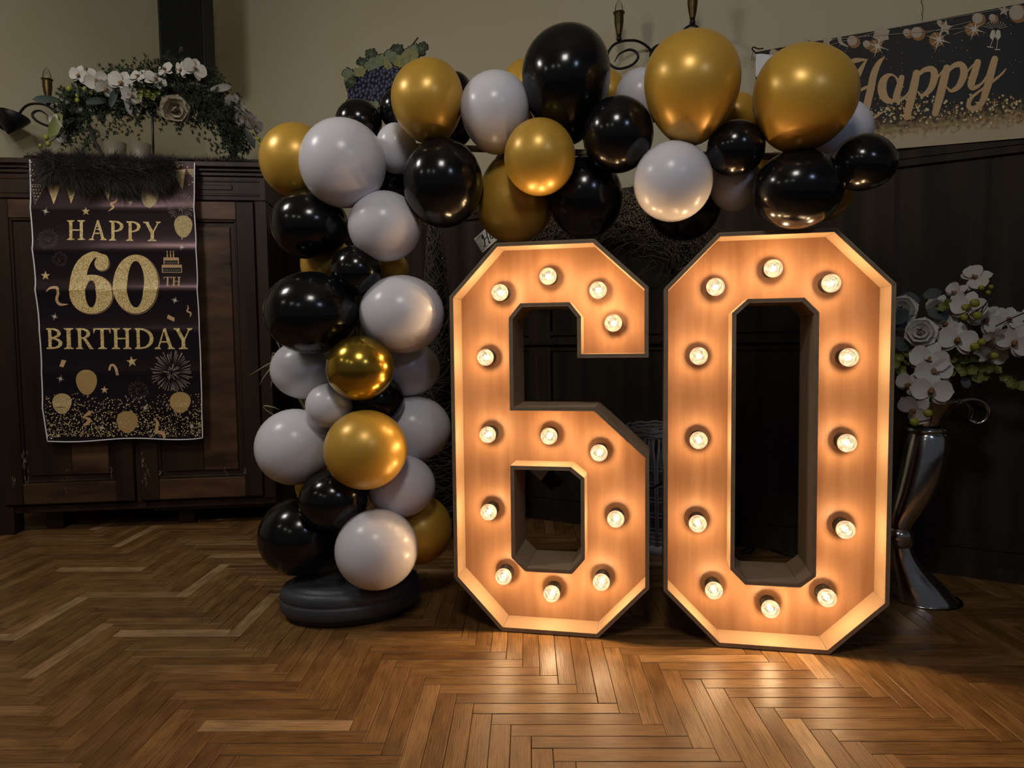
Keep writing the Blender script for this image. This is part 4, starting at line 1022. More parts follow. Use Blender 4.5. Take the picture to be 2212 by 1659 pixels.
for (x, y, s_, rot, k) in ((1130, 300, 78, 2.9, 'leaf_a'), (1195, 285, 70, 3.4, 'leaf_b'), (1275, 245, 80, 3.0, 'leaf_a'), (1365, 285, 92, 2.8, 'leaf_b'), (1440, 245, 82, 3.5, 'leaf_b'), (1085, 240, 58, .4, 'leaf_c'), (985, 390, 62, 2.6, 'leaf_b'), (880, 430, 72, 1.2, 'leaf_a'), (900, 480, 66, 1.9, 'leaf_c'), (1000, 320, 58, 1.0, 'leaf_c'), (1540, 190, 66, 5.2, 'leaf_c'), (1470, 200, 60, .3, 'leaf_a'), (1320, 200, 60, .7, 'leaf_c'), (1420, 350, 60, 2.2, 'leaf_a'), (1075, 340, 56, 3.4, 'leaf_a'), (1105, 690, 58, 3.1, 'leaf_a'), (1240, 340, 40, 3.2, 'leaf_b')):
    mb = MB(); c_, s2 = math.cos(rot), math.sin(rot)
    z0 = g.uniform(.006, .012)
    P_ = [on_g(x + s_ * (a * c_ - b * s2), y + s_ * (a * s2 + b * c_), z0) for a, b in LEAF]; cc = on_g(x, y, z0 + .004)
    mb.v += P_ + [cc]; n = len(P_); mb.f += [[(i + 1) % n, i, n] for i in range(n)]; mb.mi += [0] * n
    o = len(mb.v); mb.v += [cc + (p - cc) * 1.13 - NB * .002 for p in P_]; mb.f.append([o + i for i in range(n)][::-1]); mb.mi.append(1)
    for i in (0, 8, 11, 17, 20, 3, 25):
        e = (P_[i % n] - cc); sd = e.cross(NB).normalized() * .0016; o = len(mb.v); mb.v += [cc - sd + NB * .001, cc + sd + NB * .001, cc + e * .85 + NB * .0012]; mb.f.append([o, o + 1, o + 2]); mb.mi.append(2)
    part(mb, 'vine_leaf', [M[k], M['grape_dark'], M['leaf_a'] if k != 'leaf_a' else M['leaf_b']], t)
for q in ([(1080, 190), (1050, 240), (1010, 350)], [(1285, 150), (1240, 215), (1140, 410)], [(1505, 85), (1450, 160), (1400, 220), (1300, 350)], [(900, 615), (860, 660), (828, 698)], [(1200, 330), (1225, 400), (1180, 470)], [(860, 530), (885, 600)]):
    mb = MB(); mb.tube([on_g(x, y, .005) for x, y in q], [.0035, .003, .0025, .002][:len(q)], 6); part(mb, 'vine_stem', M['vine'], t)

# ================================================================== SPEAKER IN THE CORNER
t = thing('loudspeaker', spot(400, 100, 4.45), 'black wall loudspeaker hanging in the corner above the flower arch', 'speaker')
q = spot(345, 138, 4.25); q2 = spot(445, 135.5, 4.25 + .045)
ux = (q2 - q); ux.z = 0; wd = ux.length; ux.normalize(); dn = V((-ux.y, ux.x, 0)); 
ax = (ux, dn, Z); hgt, dep = 0.62, 0.24
c0 = q + ux * wd / 2 + dn * dep / 2 + Z * hgt / 2
mb = MB(); mb.box(c0, (wd, dep, hgt), ax); o = part(mb, 'cabinet_box', M['black_matte'], t); bv = o.modifiers.new('edges', 'BEVEL'); bv.width = .008; bv.segments = 2
mb = MB(); mb.box(c0 - dn * (dep / 2 + .004) , (wd - .03, .012, hgt - .03), ax); o = part(mb, 'front_grille', mat('speaker_grille', (.006, .006, .006), .9, bump=(400, (1, 1, 1), .6, 'Object')), t)
lg = q + ux * wd * .47 - dn * .0115 + Z * .085
mb = MB(); mb.tube(spline([lg + ux * a + Z * b for a, b in ((-.006, -.016), (-.002, .012), (.008, .016), (.008, .004), (-.001, .002))], 5), .0014, 5); mb.ball(lg + ux * .014 - Z * .003, .002); mb.ball(lg + ux * .008 - Z * .01, .0018); part(mb, 'badge', M['logo'], t)
mb = MB(); mb.box(c0 + dn * (dep / 2 + .20), (.06, .40, .05), ax); mb.box(c0 + dn * (dep / 2 + .01), (.12, .02, .16), ax); part(mb, 'wall_bracket', M['black_iron'], t)

# ================================================================== IRON WALL LAMPS
def flame_bulb(base, h, r_, par):
    mb = MB(); prof = [(r_ * .55, 0), (r_ * .95, h * .16), (r_, h * .3), (r_ * .86, h * .5), (r_ * .5, h * .75), (r_ * .16, h * .94), (0, h)]
    mb.lathe(prof, 16, base, None); o = part(mb, 'candle_bulb', M['clear'], par, True)
    mb = MB(); mb.tube([base + Z * .004, base + Z * h * .22], r_ * .3, 8); mb.ball(base + Z * h * .26 + V((r_ * .3, -r_ * .3, 0)), r_ * .16, 6, 4); mb.ball(base + Z * h * .2 + V((-r_ * .4, -r_ * .3, 0)), r_ * .14, 6, 4); part(mb, 'bulb_core', M['bead'], o, True)
def candle(mb_p, base, s, par):
    """brass sleeve with ball and flared rim on the iron arm; s = 1 real size"""
    k = .0106 * s
    mb = MB(); mb.ball(base + Z * k * 1.0, k * 1.25, 12, 8); mb.lathe([(k * .7, 0), (k * .9, -k * .4)], 10, base + Z * k * 2.3); part(mb, 'ball_joint', M['black_iron'], par, True)
    b = base + Z * k * 2.2
    mb = MB(); mb.lathe([(k * 1.05, 0), (k * 1.15, k * .6), (k * 1.7, k * 3.4), (k * 2.05, k * 6.0), (k * 2.08, k * 8.6), (k * 2.1, k * 9.2), (k * 2.55, k * 9.6), (k * 2.6, k * 10.0), (k * 2.1, k * 10.0), (k * 1.9, k * 9.4), (0, k * 9.4)], 18, b); part(mb, 'candle_sleeve', M['brass_dark'], par, True)
    flame_bulb(b + Z * k * 9.5, .068 * s, .0195 * s, par)
def dish(mb, rim_c, apex, r_):
    ez = (rim_c - apex); h = ez.length; ez.normalize(); a = ez.orthogonal().normalized(); b = ez.cross(a)
    mb.lathe([(0, 0), (r_ * .35, h * .3), (r_ * .72, h * .66), (r_, h), (r_ * .97, h * 1.04), (r_ * .6, h * .75), (0, h * .35)], 28, apex, (a, b, ez))
YS = 3.30
t = thing('wall_lamp', bw(.68, 2.3, .06), 'scrolled black iron wall lamp with brass candle sleeves behind the biggest gold balloon', 'wall lamp', 'iron wall lamps')
def c8(x, y, d): return spot(1280 + x / 7.9, y / 7.9, d)
mb = MB()
arm = [(1060, 1000, 3.40), (985, 850, 3.36), (880, 755, 3.33), (760, 700, 3.31), (640, 690, 3.3), (500, 705, 3.29), (370, 760, 3.28), (290, 850, 3.28), (252, 960, 3.28), (270, 1060, 3.28), (350, 1140, 3.28), (450, 1172, 3.28), (580, 1150, 3.28), (700, 1090, 3.28), (772, 1000, 3.28), (770, 930, 3.28), (720, 872, 3.28), (630, 848, 3.28), (530, 880, 3.28), (450, 930, 3.28), (405, 1000, 3.28), (370, 1062, 3.28)]
P_ = spline([c8(*q) for q in arm], 4); n = len(P_)
mb.tube(P_, [.006 if i < n * .8 else .006 * (1 - (i - n * .8) / (n * .2) * .75) for i in range(n)], 10); part(mb, 'scroll_arm', M['black_iron'], t, True)
candle(None, c8(452, 700, 3.29), 1.0, t)
mb = MB(); arm2 = [(1440, 700, 3.3), (1480, 620, 3.22), (1530, 545, 3.16), (1610, 465, 3.1), (1705, 430, 3.06), (1790, 470, 3.04), (1840, 560, 3.03), (1850, 640, 3.03), (1820, 720, 3.03), (1740, 760, 3.03), (1660, 720, 3.03), (1630, 650, 3.03), (1650, 605, 3.03), (1700, 600, 3.03)]
mb.tube(spline([c8(*q) for q in arm2], 4), .0056, 10); part(mb, 'scroll_arm', M['black_iron'], t, True)
candle(None, c8(1706, 425, 3.06), 1.0, t)
mb = MB(); dish(mb, c8(1200, 990, 3.38), c8(1240, 1260, 3.40), .078); part(mb, 'iron_dish', M['black_iron'], t, True)
mb = MB(); q = c8(1200, 1000, 3.4); wq = q + NB * -((q - PB).dot(NB) - .004); mb.tube([q, wq], .009, 8); part(mb, 'wall_stem', M['black_iron'], t, True)
mb = MB(); mb.lathe([(.045, 0), (.045, .008), (.03, .016), (0, .016)], 20, wq - NB * .002, (WB, Z, NB)); part(mb, 'wall_plate', M['black_iron'], t, True)
# the one on the side wall
def c1(x, y, d): return spot(x / 3.687, y / 3.687, d)
t = thing('wall_lamp', spot(40, 250, 3.9), 'scrolled black iron wall lamp with brass candle sleeve beside the flower arch', 'wall lamp', 'iron wall lamps')
mb = MB(); arm = [(150, 935, 3.86), (165, 890, 3.84), (215, 840, 3.83), (290, 825, 3.82), (370, 840, 3.82), (430, 880, 3.82), (470, 930, 3.82), (480, 975, 3.82), (440, 1010, 3.82), (370, 1000, 3.82), (295, 965, 3.82), (258, 920, 3.82), (275, 890, 3.82), (320, 882, 3.82), (360, 905, 3.82), (385, 930, 3.82)]
P_ = spline([c1(*q) for q in arm], 5); n = len(P_); mb.tube(P_, [.0068 if i < n * .8 else .0068 * (1 - (i - n * .8) / (n * .2) * .7) for i in range(n)], 10); part(mb, 'scroll_arm', M['black_iron'], t, True)
candle(None, c1(385, 835, 3.82), 1.06, t)
mb = MB(); dish(mb, c1(95, 925, 3.88), c1(62, 1072, 3.86), .088); part(mb, 'iron_dish', M['black_iron'], t, True)
q = c1(95, 950, 3.9); wq = q - NL * ((q - CORNER).dot(NL) - .004); mb = MB(); mb.tube([q, wq], .009, 8); part(mb, 'wall_stem', M['black_iron'], t, True)
mb = MB(); mb.lathe([(.045, 0), (.045, .008), (.03, .016), (0, .016)], 20, wq - NL * .002, (WL, Z, NL)); part(mb, 'wall_plate', M['black_iron'], t, True)
mb = MB(); a2 = [(45, 930, 3.78), (0, 870, 3.7), (-60, 830, 3.62), (-140, 820, 3.55), (-200, 860, 3.5), (-190, 940, 3.5), (-120, 970, 3.5), (-70, 930, 3.5)]; mb.tube(spline([c1(*q) for q in a2], 5), .0065, 10); part(mb, 'scroll_arm', M['black_iron'], t, True)
candle(None, c1(-150, 818, 3.55), 1.0, t)
# ================================================================== FLOWERS: shared petal shapes
def petal_mb(L_, W_, cup, tip=0.0, n=8, m=4, frill=0.0, seed=0):
    """a petal lying from the origin along +Y, facing +Z"""
    q = random.Random(seed); mb = MB()
    for i in range(n + 1):
        f = (1 - math.cos(PI * i / n)) / 2; e = (f - .58) / (.62 if f < .58 else .42); wd = W_ / 2 * max(.03, (1 - e * e)) ** .55
        for j in range(m + 1):
            s_ = 2 * j / m - 1
            z_ = cup * L_ * (f * f * .9 - .25 * f) + abs(s_) ** 2 * wd * .22 + frill * L_ * math.sin(s_ * 7 + f * 5 + seed) * f
            mb.v.append(V((wd * s_, L_ * f * (1 - .05 * s_ * s_), z_)))
    for i in range(n):
        for j in range(m): a = i * (m + 1) + j; mb.f.append([a, a + 1, a + m + 2, a + m + 1]); mb.mi.append(0)
    return mb
PETAL = {}
def petal_mesh(kind, mname):
    k = (kind, mname)
    if k not in PETAL:
        spec = dict(wide=(1.0, 1.12, -.12), sepal=(1.0, .62, -.18), lip=(.5, .5, .7), rose_in=(1, .9, .75), rose_mid=(1, 1.05, .35), rose_out=(1, 1.15, -.15), small=(1, .75, .25), leaf=(1, .34, -.2))[kind]
        o = petal_mb(*spec, seed=len(PETAL)).build('petal', M[mname], None, True); PETAL[k] = o.data
        bpy.data.objects.remove(o)
    return PETAL[k]
def frame(face, roll=0.0):
    f = V(face).normalized(); a = V((0, 0, 1)) - f * f.z; a = a.normalized() if a.length > .05 else V((0, 1, 0)); b = a.cross(f)   # b right, a up, f out
    up = a * math.cos(roll) + b * math.sin(roll); rt = up.cross(f)
    return rt, up, f
def add_petal(parent, loc, fr, ang, tilt, size, kind, mname, name='petal', sx=1.0):
    rt, up, f = fr
    d = up * math.cos(ang) + rt * math.sin(ang)                   # petal direction
    dd = d * math.cos(tilt) + f * math.sin(tilt); nn = f * math.cos(tilt) - d * math.sin(tilt); xx = dd.cross(nn)
    m_ = Matrix.Identity(4)
    for i in range(3): m_[i][0] = xx[i] * size * sx; m_[i][1] = dd[i] * size; m_[i][2] = nn[i] * size; m_[i][3] = loc[i]
    o = bpy.data.objects.new(name, petal_mesh(kind, mname)); C.objects.link(o); o.parent = parent; o.matrix_local = m_; return o
def orchid(parent, c, face, size, roll=0.0, mname='petal', name='orchid_flower'):
    """moth orchid: two broad petals, three narrow sepals, small brown lip; size = half the span"""
    rt, up, f = fr = frame(face, roll)
    mb = MB(); mb.ball(V(c) + f * size * .12, size * .13, 8, 6); mb.tube([V(c) + f * size * .1, V(c) + f * size * .22 - up * size * .12, V(c) + f * size * .12 - up * size * .26], [size * .06, size * .1, size * .03], 8)
    core = part(mb, name, M['lip'], parent, True); l = V(c) - base_of(parent)
    add_petal(core, l, fr, PI / 2, .12, size, 'wide', mname); add_petal(core, l, fr, -PI / 2, .12, size, 'wide', mname)
    for a in (0, 2.35, -2.35): add_petal(core, l - f * size * .05, fr, a, .02, size * .95, 'sepal', mname, 'sepal', 1.15 if a == 0 else 1.0)
    add_petal(core, l + f * size * .05, fr, PI, .75, size * .8, 'lip', 'lip', 'lip_petal')
    return core
def rose(parent, c, face, size, mname='rose', roll=0.0):
    rt, up, f = fr = frame(face, roll); l = V(c) - base_of(parent)
    mb = MB(); mb.ball(V(c), size * .22, 8, 6); core = part(mb, 'rose', M[mname], parent, True)
    for n, k, tl, s_, o_ in ((4, 'rose_in', 1.25, .42, .0), (5, 'rose_in', .95, .58, .4), (5, 'rose_mid', .62, .74, .1), (6, 'rose_mid', .36, .9, .5), (6, 'rose_out', .12, 1.0, .2)):
        for i in range(n): add_petal(core, l, fr, 2 * PI * i / n + o_, tl, size * s_, k, mname)
    return core
def blossom(parent, c, face, size, mname='green_petal', n=5, roll=0.0):
    rt, up, f = fr = frame(face, roll); l = V(c) - base_of(parent)
    mb = MB(); mb.ball(V(c) + f * size * .1, size * .16, 6, 5); core = part(mb, 'green_blossom', M['bud'], parent, True)
    for i in range(n): add_petal(core, l, fr, 2 * PI * i / n + .3, .5, size, 'small', mname)
    return core
def bud(parent, c, r_, d=(0, 0, 1)):
    d = V(d).normalized(); a = d.orthogonal().normalized(); b = d.cross(a); mb = MB(); mb.lathe([(0, -r_ * 1.15), (r_ * .6, -r_ * .8), (r_, -r_ * .1), (r_ * .85, r_ * .55), (r_ * .4, r_ * 1.1), (0, r_ * 1.3)], 12, c, (a, b, d)); return part(mb, 'bud', M['bud'], parent, True)

# ================================================================== FLOWER ARCH ON THE CABINET
YA = 3.66
def fa(px, py, d=0.0): return spot(px, py, YA + d)
top_z = 1.886
t = thing('flower_arch', fa(329, 345), 'artificial garland arch of dark fern and white orchids on a rod, on the cabinet', 'flower arrangement')
mb = MB(); rod_t, rod_b = fa(328.5, 200), fa(331, 340); rod_b.z = top_z + .012; mb.tube([rod_b, rod_t], .006, 10); part(mb, 'rod', M['black_iron'], t, True)
mb = MB(); mb.lathe([(.075, 0), (.075, .006), (.02, .012), (0, .012)], 24, V((rod_b.x, rod_b.y, top_z))); part(mb, 'rod_foot', M['black_iron'], t, True)
arc = [(150, 275), (165, 238), (200, 215), (250, 205), (310, 200), (360, 196), (410, 205), (455, 228), (490, 262), (508, 300)]
mb = MB(); mb.tube(spline([fa(*q) for q in arc], 4), .022, 10); part(mb, 'arched_branch', M['bark'], t, True)
for q in ([(165, 240), (152, 270), (154, 290)], [(192, 270), (205, 305), (222, 336)], [(505, 290), (512, 320), (503, 338), (515, 346), (545, 349), (566, 349)], [(508, 245), (515, 300), (512, 322)]):
    P_ = spline([fa(*x) for x in q], 5); mb = MB(); rb = random.Random(len(q)); mb.tube(P_, [.010 * rb.uniform(.8, 1.3) for _ in P_], 8); part(mb, 'bare_branch', M['bark'], t, True)
# fern sprigs: stems with whorls of needles
rf = random.Random(21)
mbn = MB()
def sprig(p, d, ln, dense=9, nl=.022):
    d = V(d).normalized(); a = d.orthogonal().normalized(); b = d.cross(a)
    n_ = max(2, int(ln / .021))
    for i in range(n_):                              # star-shaped tufts along a short twig
        q = V(p) + d * ln * (i + .5) / n_ + V((rf.gauss(0, .004), rf.gauss(0, .004), -.002 * i))
        for k in range(15):
            dd = V((rf.gauss(0, 1), rf.gauss(0, 1), rf.gauss(0, 1))).normalized(); e = dd.orthogonal().normalized() * .0021; l = nl * rf.uniform(.45, .8)
            mbn.add([q - e, q + e, q + dd * l + e * .4, q + dd * l - e * .4], [(0, 1, 2, 3)])
pts = spline([fa(*q) for q in arc], 12)
for i, p in enumerate(pts):
    f = i / (len(pts) - 1)
    cnt = 11 if f > .3 else 8
    thick = .045 + .06 * math.exp(-((f - .5) / .3) ** 2) + .045 * (f > .55)
    for k in range(cnt):
        an = rf.uniform(0, 2 * PI); r_ = rf.uniform(.1, 1) * thick
        o_ = V((rf.gauss(0, .02), math.cos(an) * r_ * .8, math.sin(an) * r_ + .008)); dr = V((rf.gauss(0, .5) + (f - .5) * .9, math.cos(an) * .6 + rf.gauss(0, .3), math.sin(an) * .8 - .25))
        sprig(p + o_, dr, rf.uniform(.05, .10))
for (x, y) in ((233, 275), (243, 282), (262, 280), (275, 282), (300, 268), (205, 290), (190, 300), (150, 310), (170, 305), (495, 330), (470, 322), (455, 310), (480, 345), (498, 350), (440, 290), (480, 180), (470, 170), (490, 190), (130, 195), (155, 205), (140, 200), (210, 280), (182, 310)):
    for k in range(3): sprig(fa(x + rf.gauss(0, 5), y - 10 + rf.gauss(0, 4), rf.uniform(-.06, .06)), (rf.gauss(0, .4), rf.gauss(0, .3), -1), rf.uniform(.05, .08), 8, .018)
o = part(mbn, 'fern_needles', M['fern'], t, kind='stuff')
def toward(p, dx=0, dz=0): v_ = (EYE - V(p)).normalized(); return v_ + V((dx, 0, dz))
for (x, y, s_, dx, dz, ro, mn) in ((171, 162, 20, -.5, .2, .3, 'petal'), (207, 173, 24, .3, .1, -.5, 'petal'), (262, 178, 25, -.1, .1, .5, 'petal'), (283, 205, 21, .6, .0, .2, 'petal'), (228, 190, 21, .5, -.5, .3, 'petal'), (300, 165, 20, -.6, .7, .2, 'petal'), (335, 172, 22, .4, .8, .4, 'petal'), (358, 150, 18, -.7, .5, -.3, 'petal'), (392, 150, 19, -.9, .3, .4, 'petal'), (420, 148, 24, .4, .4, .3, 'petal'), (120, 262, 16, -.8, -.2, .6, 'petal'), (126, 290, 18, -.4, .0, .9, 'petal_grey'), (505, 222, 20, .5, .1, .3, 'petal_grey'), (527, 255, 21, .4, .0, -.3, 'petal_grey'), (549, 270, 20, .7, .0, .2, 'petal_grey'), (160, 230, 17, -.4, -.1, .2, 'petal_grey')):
    p = fa(x, y, -.11 if mn == 'petal' else -.04); orchid(t, p, toward(p, dx, dz), s_ * YA / FOC * 1.05, ro, mn)
p = fa(377, 236, -.15); rose(t, p, toward(p, .1, -.1), .075, 'rose')
for i in range(16):
    p = fa(318 + rf.gauss(0, 13), 205 + rf.gauss(0, 13), -.12 + rf.gauss(0, .012)); blossom(t, p, toward(p, rf.gauss(0, .4), rf.gauss(0, .4)), .020, 'green_petal', 4, rf.random())
for (x, y, r_) in ((155, 158, 5.5), (149, 192, 5.5), (183, 193, 5), (197, 201, 4.5), (168, 206, 5), (167, 217, 4.5), (100, 297, 5.5), (104, 311, 5), (87, 315, 4), (563, 313, 5), (558, 300, 4)):
    bud(t, fa(x, y, -.08), r_ * YA / FOC, (.3, -.2, .6))
for q in ([(157, 160), (170, 172), (200, 182), (225, 172)], [(164, 192), (160, 178), (175, 168)], [(98, 315), (118, 300), (140, 280), (150, 262)], [(505, 220), (540, 262), (562, 310)], [(430, 200), (470, 240), (505, 280)]):
    mb = MB(); mb.tube(spline([fa(*x, -.08) for x in q], 5), .0022, 6); part(mb, 'flower_stem', M['stem'], t, True)
for (x, y, l, an, mn) in ((130, 245, 58, 3.5, 'green_petal'), (125, 215, 45, 4.5, 'grey_leaf'), (165, 200, 45, 1.7, 'grey_leaf'), (185, 222, 45, 1.2, 'grey_leaf'), (238, 230, 40, .3, 'grey_leaf'), (530, 280, 40, 2.7, 'grey_leaf'), (455, 195, 45, 1.2, 'petal_grey'), (270, 205, 40, 2.9, 'petal_grey')):
    p = fa(x, y, -.10); add_petal(t, p - base_of(t), frame(toward(p, .2, .3)), an, .1, l * YA / FOC, 'leaf', mn, 'leaf')

# ================================================================== CUPS AND FUR ON THE CABINET
for (x, y, r_, lab) in ((249, 340, 22.5, 'frosted grey glass tealight cup on the cabinet, farther from the rod'), (304.5, 343, 21.5, 'frosted grey glass tealight cup on the cabinet, next to the thin rod')):
    b = spot(x, y, 3.56); b.z = top_z + .001; k = 3.56 / FOC; h = spot(x, 309 if x < 270 else 312, 3.56).z - b.z
    mb = MB(); mb.lathe([(0, 0), (r_ * k * .72, 0), (r_ * k * .80, .006), (r_ * k, h), (r_ * k * .93, h), (r_ * k * .74, .012), (0, .012)], 28, b)
    o = tag(mb.build('tealight_cup', M['frost'], None, True), lab, 'cup', 'tealight cups on the cabinet'); recentre(o, b)
t = thing('fur_throw', cb(.5, top_z, .06), 'strip of shaggy dark brown faux fur draped over the banner top', 'fur throw')
mb = MB(); cl_ = [(98, 354, 20), (135, 364, 26), (185, 368, 28), (240, 369, 27), (295, 372, 26), (340, 368, 22), (372, 360, 14)]
P_ = spline([on_cab(x, y, .09) for x, y, r_ in cl_], 5); n = len(P_); rr = [lerp_tab([(i * 5, q[2] * 3.4 / FOC) for i, q in enumerate(cl_)], i) * (.35 if i in (0, n - 1) else 1) for i in range(n)]
def fur_tube(mb, P_, rr, seg=14):
    for i, p in enumerate(P_):
        for k in range(seg): a = 2 * PI * k / seg; mb.v.append(p + Z * rr[i] * math.sin(a) + NCB * rr[i] * .42 * math.cos(a))
    for i in range(len(P_) - 1):
        for k in range(seg): k2 = (k + 1) % seg; mb.f.append([i * seg + k, i * seg + k2, (i + 1) * seg + k2, (i + 1) * seg + k]); mb.mi.append(0)
fur_tube(mb, P_, rr); part(mb, 'backing', M['fur'], t, True)
mb = MB(); P2 = spline([cb(u, top_z + .012, -.02) for u in (.13, .4, .7, .95, 1.18)], 5); fur_tube(mb, P2, [.016] * len(P2)); part(mb, 'top_flap', M['fur'], t, True)
mbf = MB(); rf = random.Random(8)
def hair(p, d, l, w_=.0013, sag=.25):
    d = V(d).normalized(); pts = []; q = V(p); s_ = d.cross(NCB).normalized() if abs(d.dot(NCB)) < .95 else Z
    n_ = 3
    for i in range(n_ + 1): pts.append(q.copy()); q += d * l / n_; d = (d + V((.10, 0, -sag)) * .6).normalized()
    e = s_ * w_; o = len(mbf.v)
    for i in range(n_): mbf.v += [pts[i] - e * (1 - i / n_), pts[i] + e * (1 - i / n_)]
    mbf.v.append(pts[-1])
    for i in range(n_ - 1): mbf.f.append([o + 2 * i, o + 2 * i + 1, o + 2 * i + 3, o + 2 * i + 2]); mbf.mi.append(0)
    mbf.f.append([o + 2 * n_ - 2, o + 2 * n_ - 1, o + 2 * n_]); mbf.mi.append(0)
for i in range(6500):
    j = rf.uniform(0, n - 1); a = int(j); f = j - a; b = min(a + 1, n - 1); c = P_[a].lerp(P_[b], f); r_ = rr[a] * (1 - f) + rr[b] * f
    an = rf.uniform(-PI * .62, PI * .62); p = c + Z * r_ * math.sin(an) + NCB * r_ * .42 * math.cos(an)
    d = Z * math.sin(an) * .8 + NCB * math.cos(an) * .45 + UCB * (rf.gauss(.55, .4) + (-1.2 if j < 3 else 0)) + Z * rf.gauss(-.05, .25)
    hair(p, d, rf.choice((.045, .07, .10)) * rf.uniform(.8, 1.35) * (.75 + .45 * math.sin(j * 1.3) * math.sin(j * .47 + 1)) * (1 if an < .3 else .55), rf.uniform(.0008, .0018))
for i in range(1500):
    j = rf.uniform(0, len(P2) - 1); a = int(j); p = P2[a].lerp(P2[min(a + 1, len(P2) - 1)], j - a)
    hair(p + V((0, rf.gauss(0, .012), .005)), UCB * rf.gauss(.6, .5) + Z * rf.uniform(.2, .8) - NCB * rf.gauss(0, .4), rf.uniform(.02, .05), .0012)
part(mbf, 'fur_hair', M['fur'], t, kind='stuff')

# ================================================================== BEHIND THE NUMBERS: twig cone, wreath, sign, basket, cable, grass
t = thing('twig_cone', ground(952, 1150), 'tall cone of dark wire and twigs with glass beads, behind the balloon column', 'decorative cone')
cb0 = base_of(t); Yc = cb0.y; tip = spot(953, 395, Yc); H_ = tip.z; rb = random.Random(31)
def cone_r(z_): return .012 + .135 * (1 - z_ / H_) ** .9
mb = MB()
for i in range(900):
    z_ = H_ * (rb.random() ** 1.1) * .99; a = rb.uniform(0, 2 * PI); r_ = cone_r(z_)
    da = rb.uniform(.5, 2.0) * rb.choice((-1, 1)); dz = rb.gauss(0, .09)
    P_ = []
    for k in range(4):
        f = k / 3; zz = max(.005, min(H_, z_ + dz * f)); rr_ = cone_r(zz) * (1 + .1 * math.sin(f * PI)) ; P_.append(cb0 + V((rr_ * math.cos(a + da * f), rr_ * math.sin(a + da * f), zz)))
    if rb.random() < .12: P_[-1] += (P_[-1] - cb0 - Z * P_[-1].z) * rb.uniform(.3, 1.0)
    mb.tube(P_, rb.uniform(.0009, .0018), 3, cap=False)
part(mb, 'wire_tangle', M['twig'], t, kind='stuff')
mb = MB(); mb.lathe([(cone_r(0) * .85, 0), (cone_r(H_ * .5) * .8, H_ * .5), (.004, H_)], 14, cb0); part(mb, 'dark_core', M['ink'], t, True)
mb = MB()
for i in range(110):
    z_ = H_ * rb.random() ** 1.1; a = rb.uniform(0, 2 * PI); r_ = cone_r(z_) * 1.06; mb.ball(cb0 + V((r_ * math.cos(a), r_ * math.sin(a), z_)), rb.uniform(.0016, .0032), 6, 4)
part(mb, 'glass_beads', M['bead'], t, True, kind='stuff')

wc = on_back(1290, 655, .13)
t = thing('twig_swag', wc, 'arched swag of dark dried twigs and seeds on the panelled wall under the balloons', 'twig swag')
RX, RZ = (on_back(1565, 655, .13) - wc).length, (on_back(1290, 425, .13) - wc).length
rb = random.Random(4); mb = MB(); ms = MB()
def wpt(a, rho, off): return wc + WB * RX * rho * math.cos(a) + Z * RZ * rho * math.sin(a) + NB * off
for i in range(1300):
    a = rb.uniform(R(22), R(160)); rho = rb.uniform(.62, .98); l = rb.uniform(.15, .5) * rb.choice((1, 1, -1)); dr = rb.gauss(0, .12); oz = rb.uniform(-.05, .06)
    P_ = [wpt(a + l * k / 4, rho + dr * k / 4 + .03 * math.sin(k * 1.7 + i), oz + .03 * math.sin(k + i)) for k in range(5)]
    mb.tube(P_, [.0022, .002, .0018, .0014, .0006], 4, cap=False)
for i in range(2600):
    a = min(max(rb.gauss(PI / 2 - .1, .55), R(20)), R(160)); rho = rb.uniform(.74, 1.03); p = wpt(a, rho, .05 + rb.uniform(0, .03)); ms.ball(p, rb.uniform(.002, .0042), 5, 3)
tr = MB(); P_ = [wpt(R(14) + R(152) * k / 30, .8, -.04) for k in range(31)]; tr.tube(P_, .045, 8); part(tr, 'straw_ring', M['ink'], t, True)
part(mb, 'twigs', M['twig'], t, kind='stuff'); part(ms, 'seed_heads', M['seed'], t, kind='stuff')
# Home sign, tilted
p = on_back(1052, 515, .24); t = thing('home_sign', p, 'small tilted white wooden sign reading Home at the end of the twig swag', 'sign')
sa = R(33); sx = WB * math.cos(sa) + Z * math.sin(sa); sz = -WB * math.sin(sa) + Z * math.cos(sa); k = (p - EYE).dot(FWD) / FOC / .88
mb = MB(); mb.box(p + sx * 14 * k, (74 * k, .008, 34 * k), (sx, -NB, sz)); part(mb, 'board', M['sign_white'], t)
mb = MB()
def sg(x, y): return p + sx * x * k + sz * y * k + NB * .0052
def ss(pts, w_): mb.tube(spline([sg(q[0] * 1.15 + 1, q[1] * 1.2) for q in pts], 5), w_ * k * 1.15, 5)
ss([(-8, 4), (-4, 9), (-6, 0), (-10, -8), (-13, -7)], 1.0); ss([(6, 10), (3, 4), (1, -4), (-1, -9), (2, -9)], 1.0); ss([(-7, 0), (-2, 1), (3, 1)], .7)
ss([(9, 2), (6, -2), (7, -6), (10, -6), (12, -2), (10, 2), (8, 1)], .9)
ss([(15, 2), (14, -2), (13, -6), (15, 0), (18, 2), (18, -2), (17, -6), (19, 0), (22, 2), (22, -2), (21, -6), (23, -5)], .8); ss([(27, -2), (31, -1), (30, 2), (27, 1), (26, -3), (28, -6), (32, -4)], .8)
part(mb, 'lettering', M['ink'], t, True)
mb = MB()
for y in (9.5, -10.5): ss([(-20, y), (-10, y + .3), (-4, y)], .35)
part(mb, 'wood_cracks', M['twig'], t)
mb = MB(); mb.tube([p + sx * 14 * k + sz * 17 * k, p + sx * 16 * k + sz * 30 * k - NB * .06], .0015, 5); part(mb, 'hanging_string', M['twig'], t)

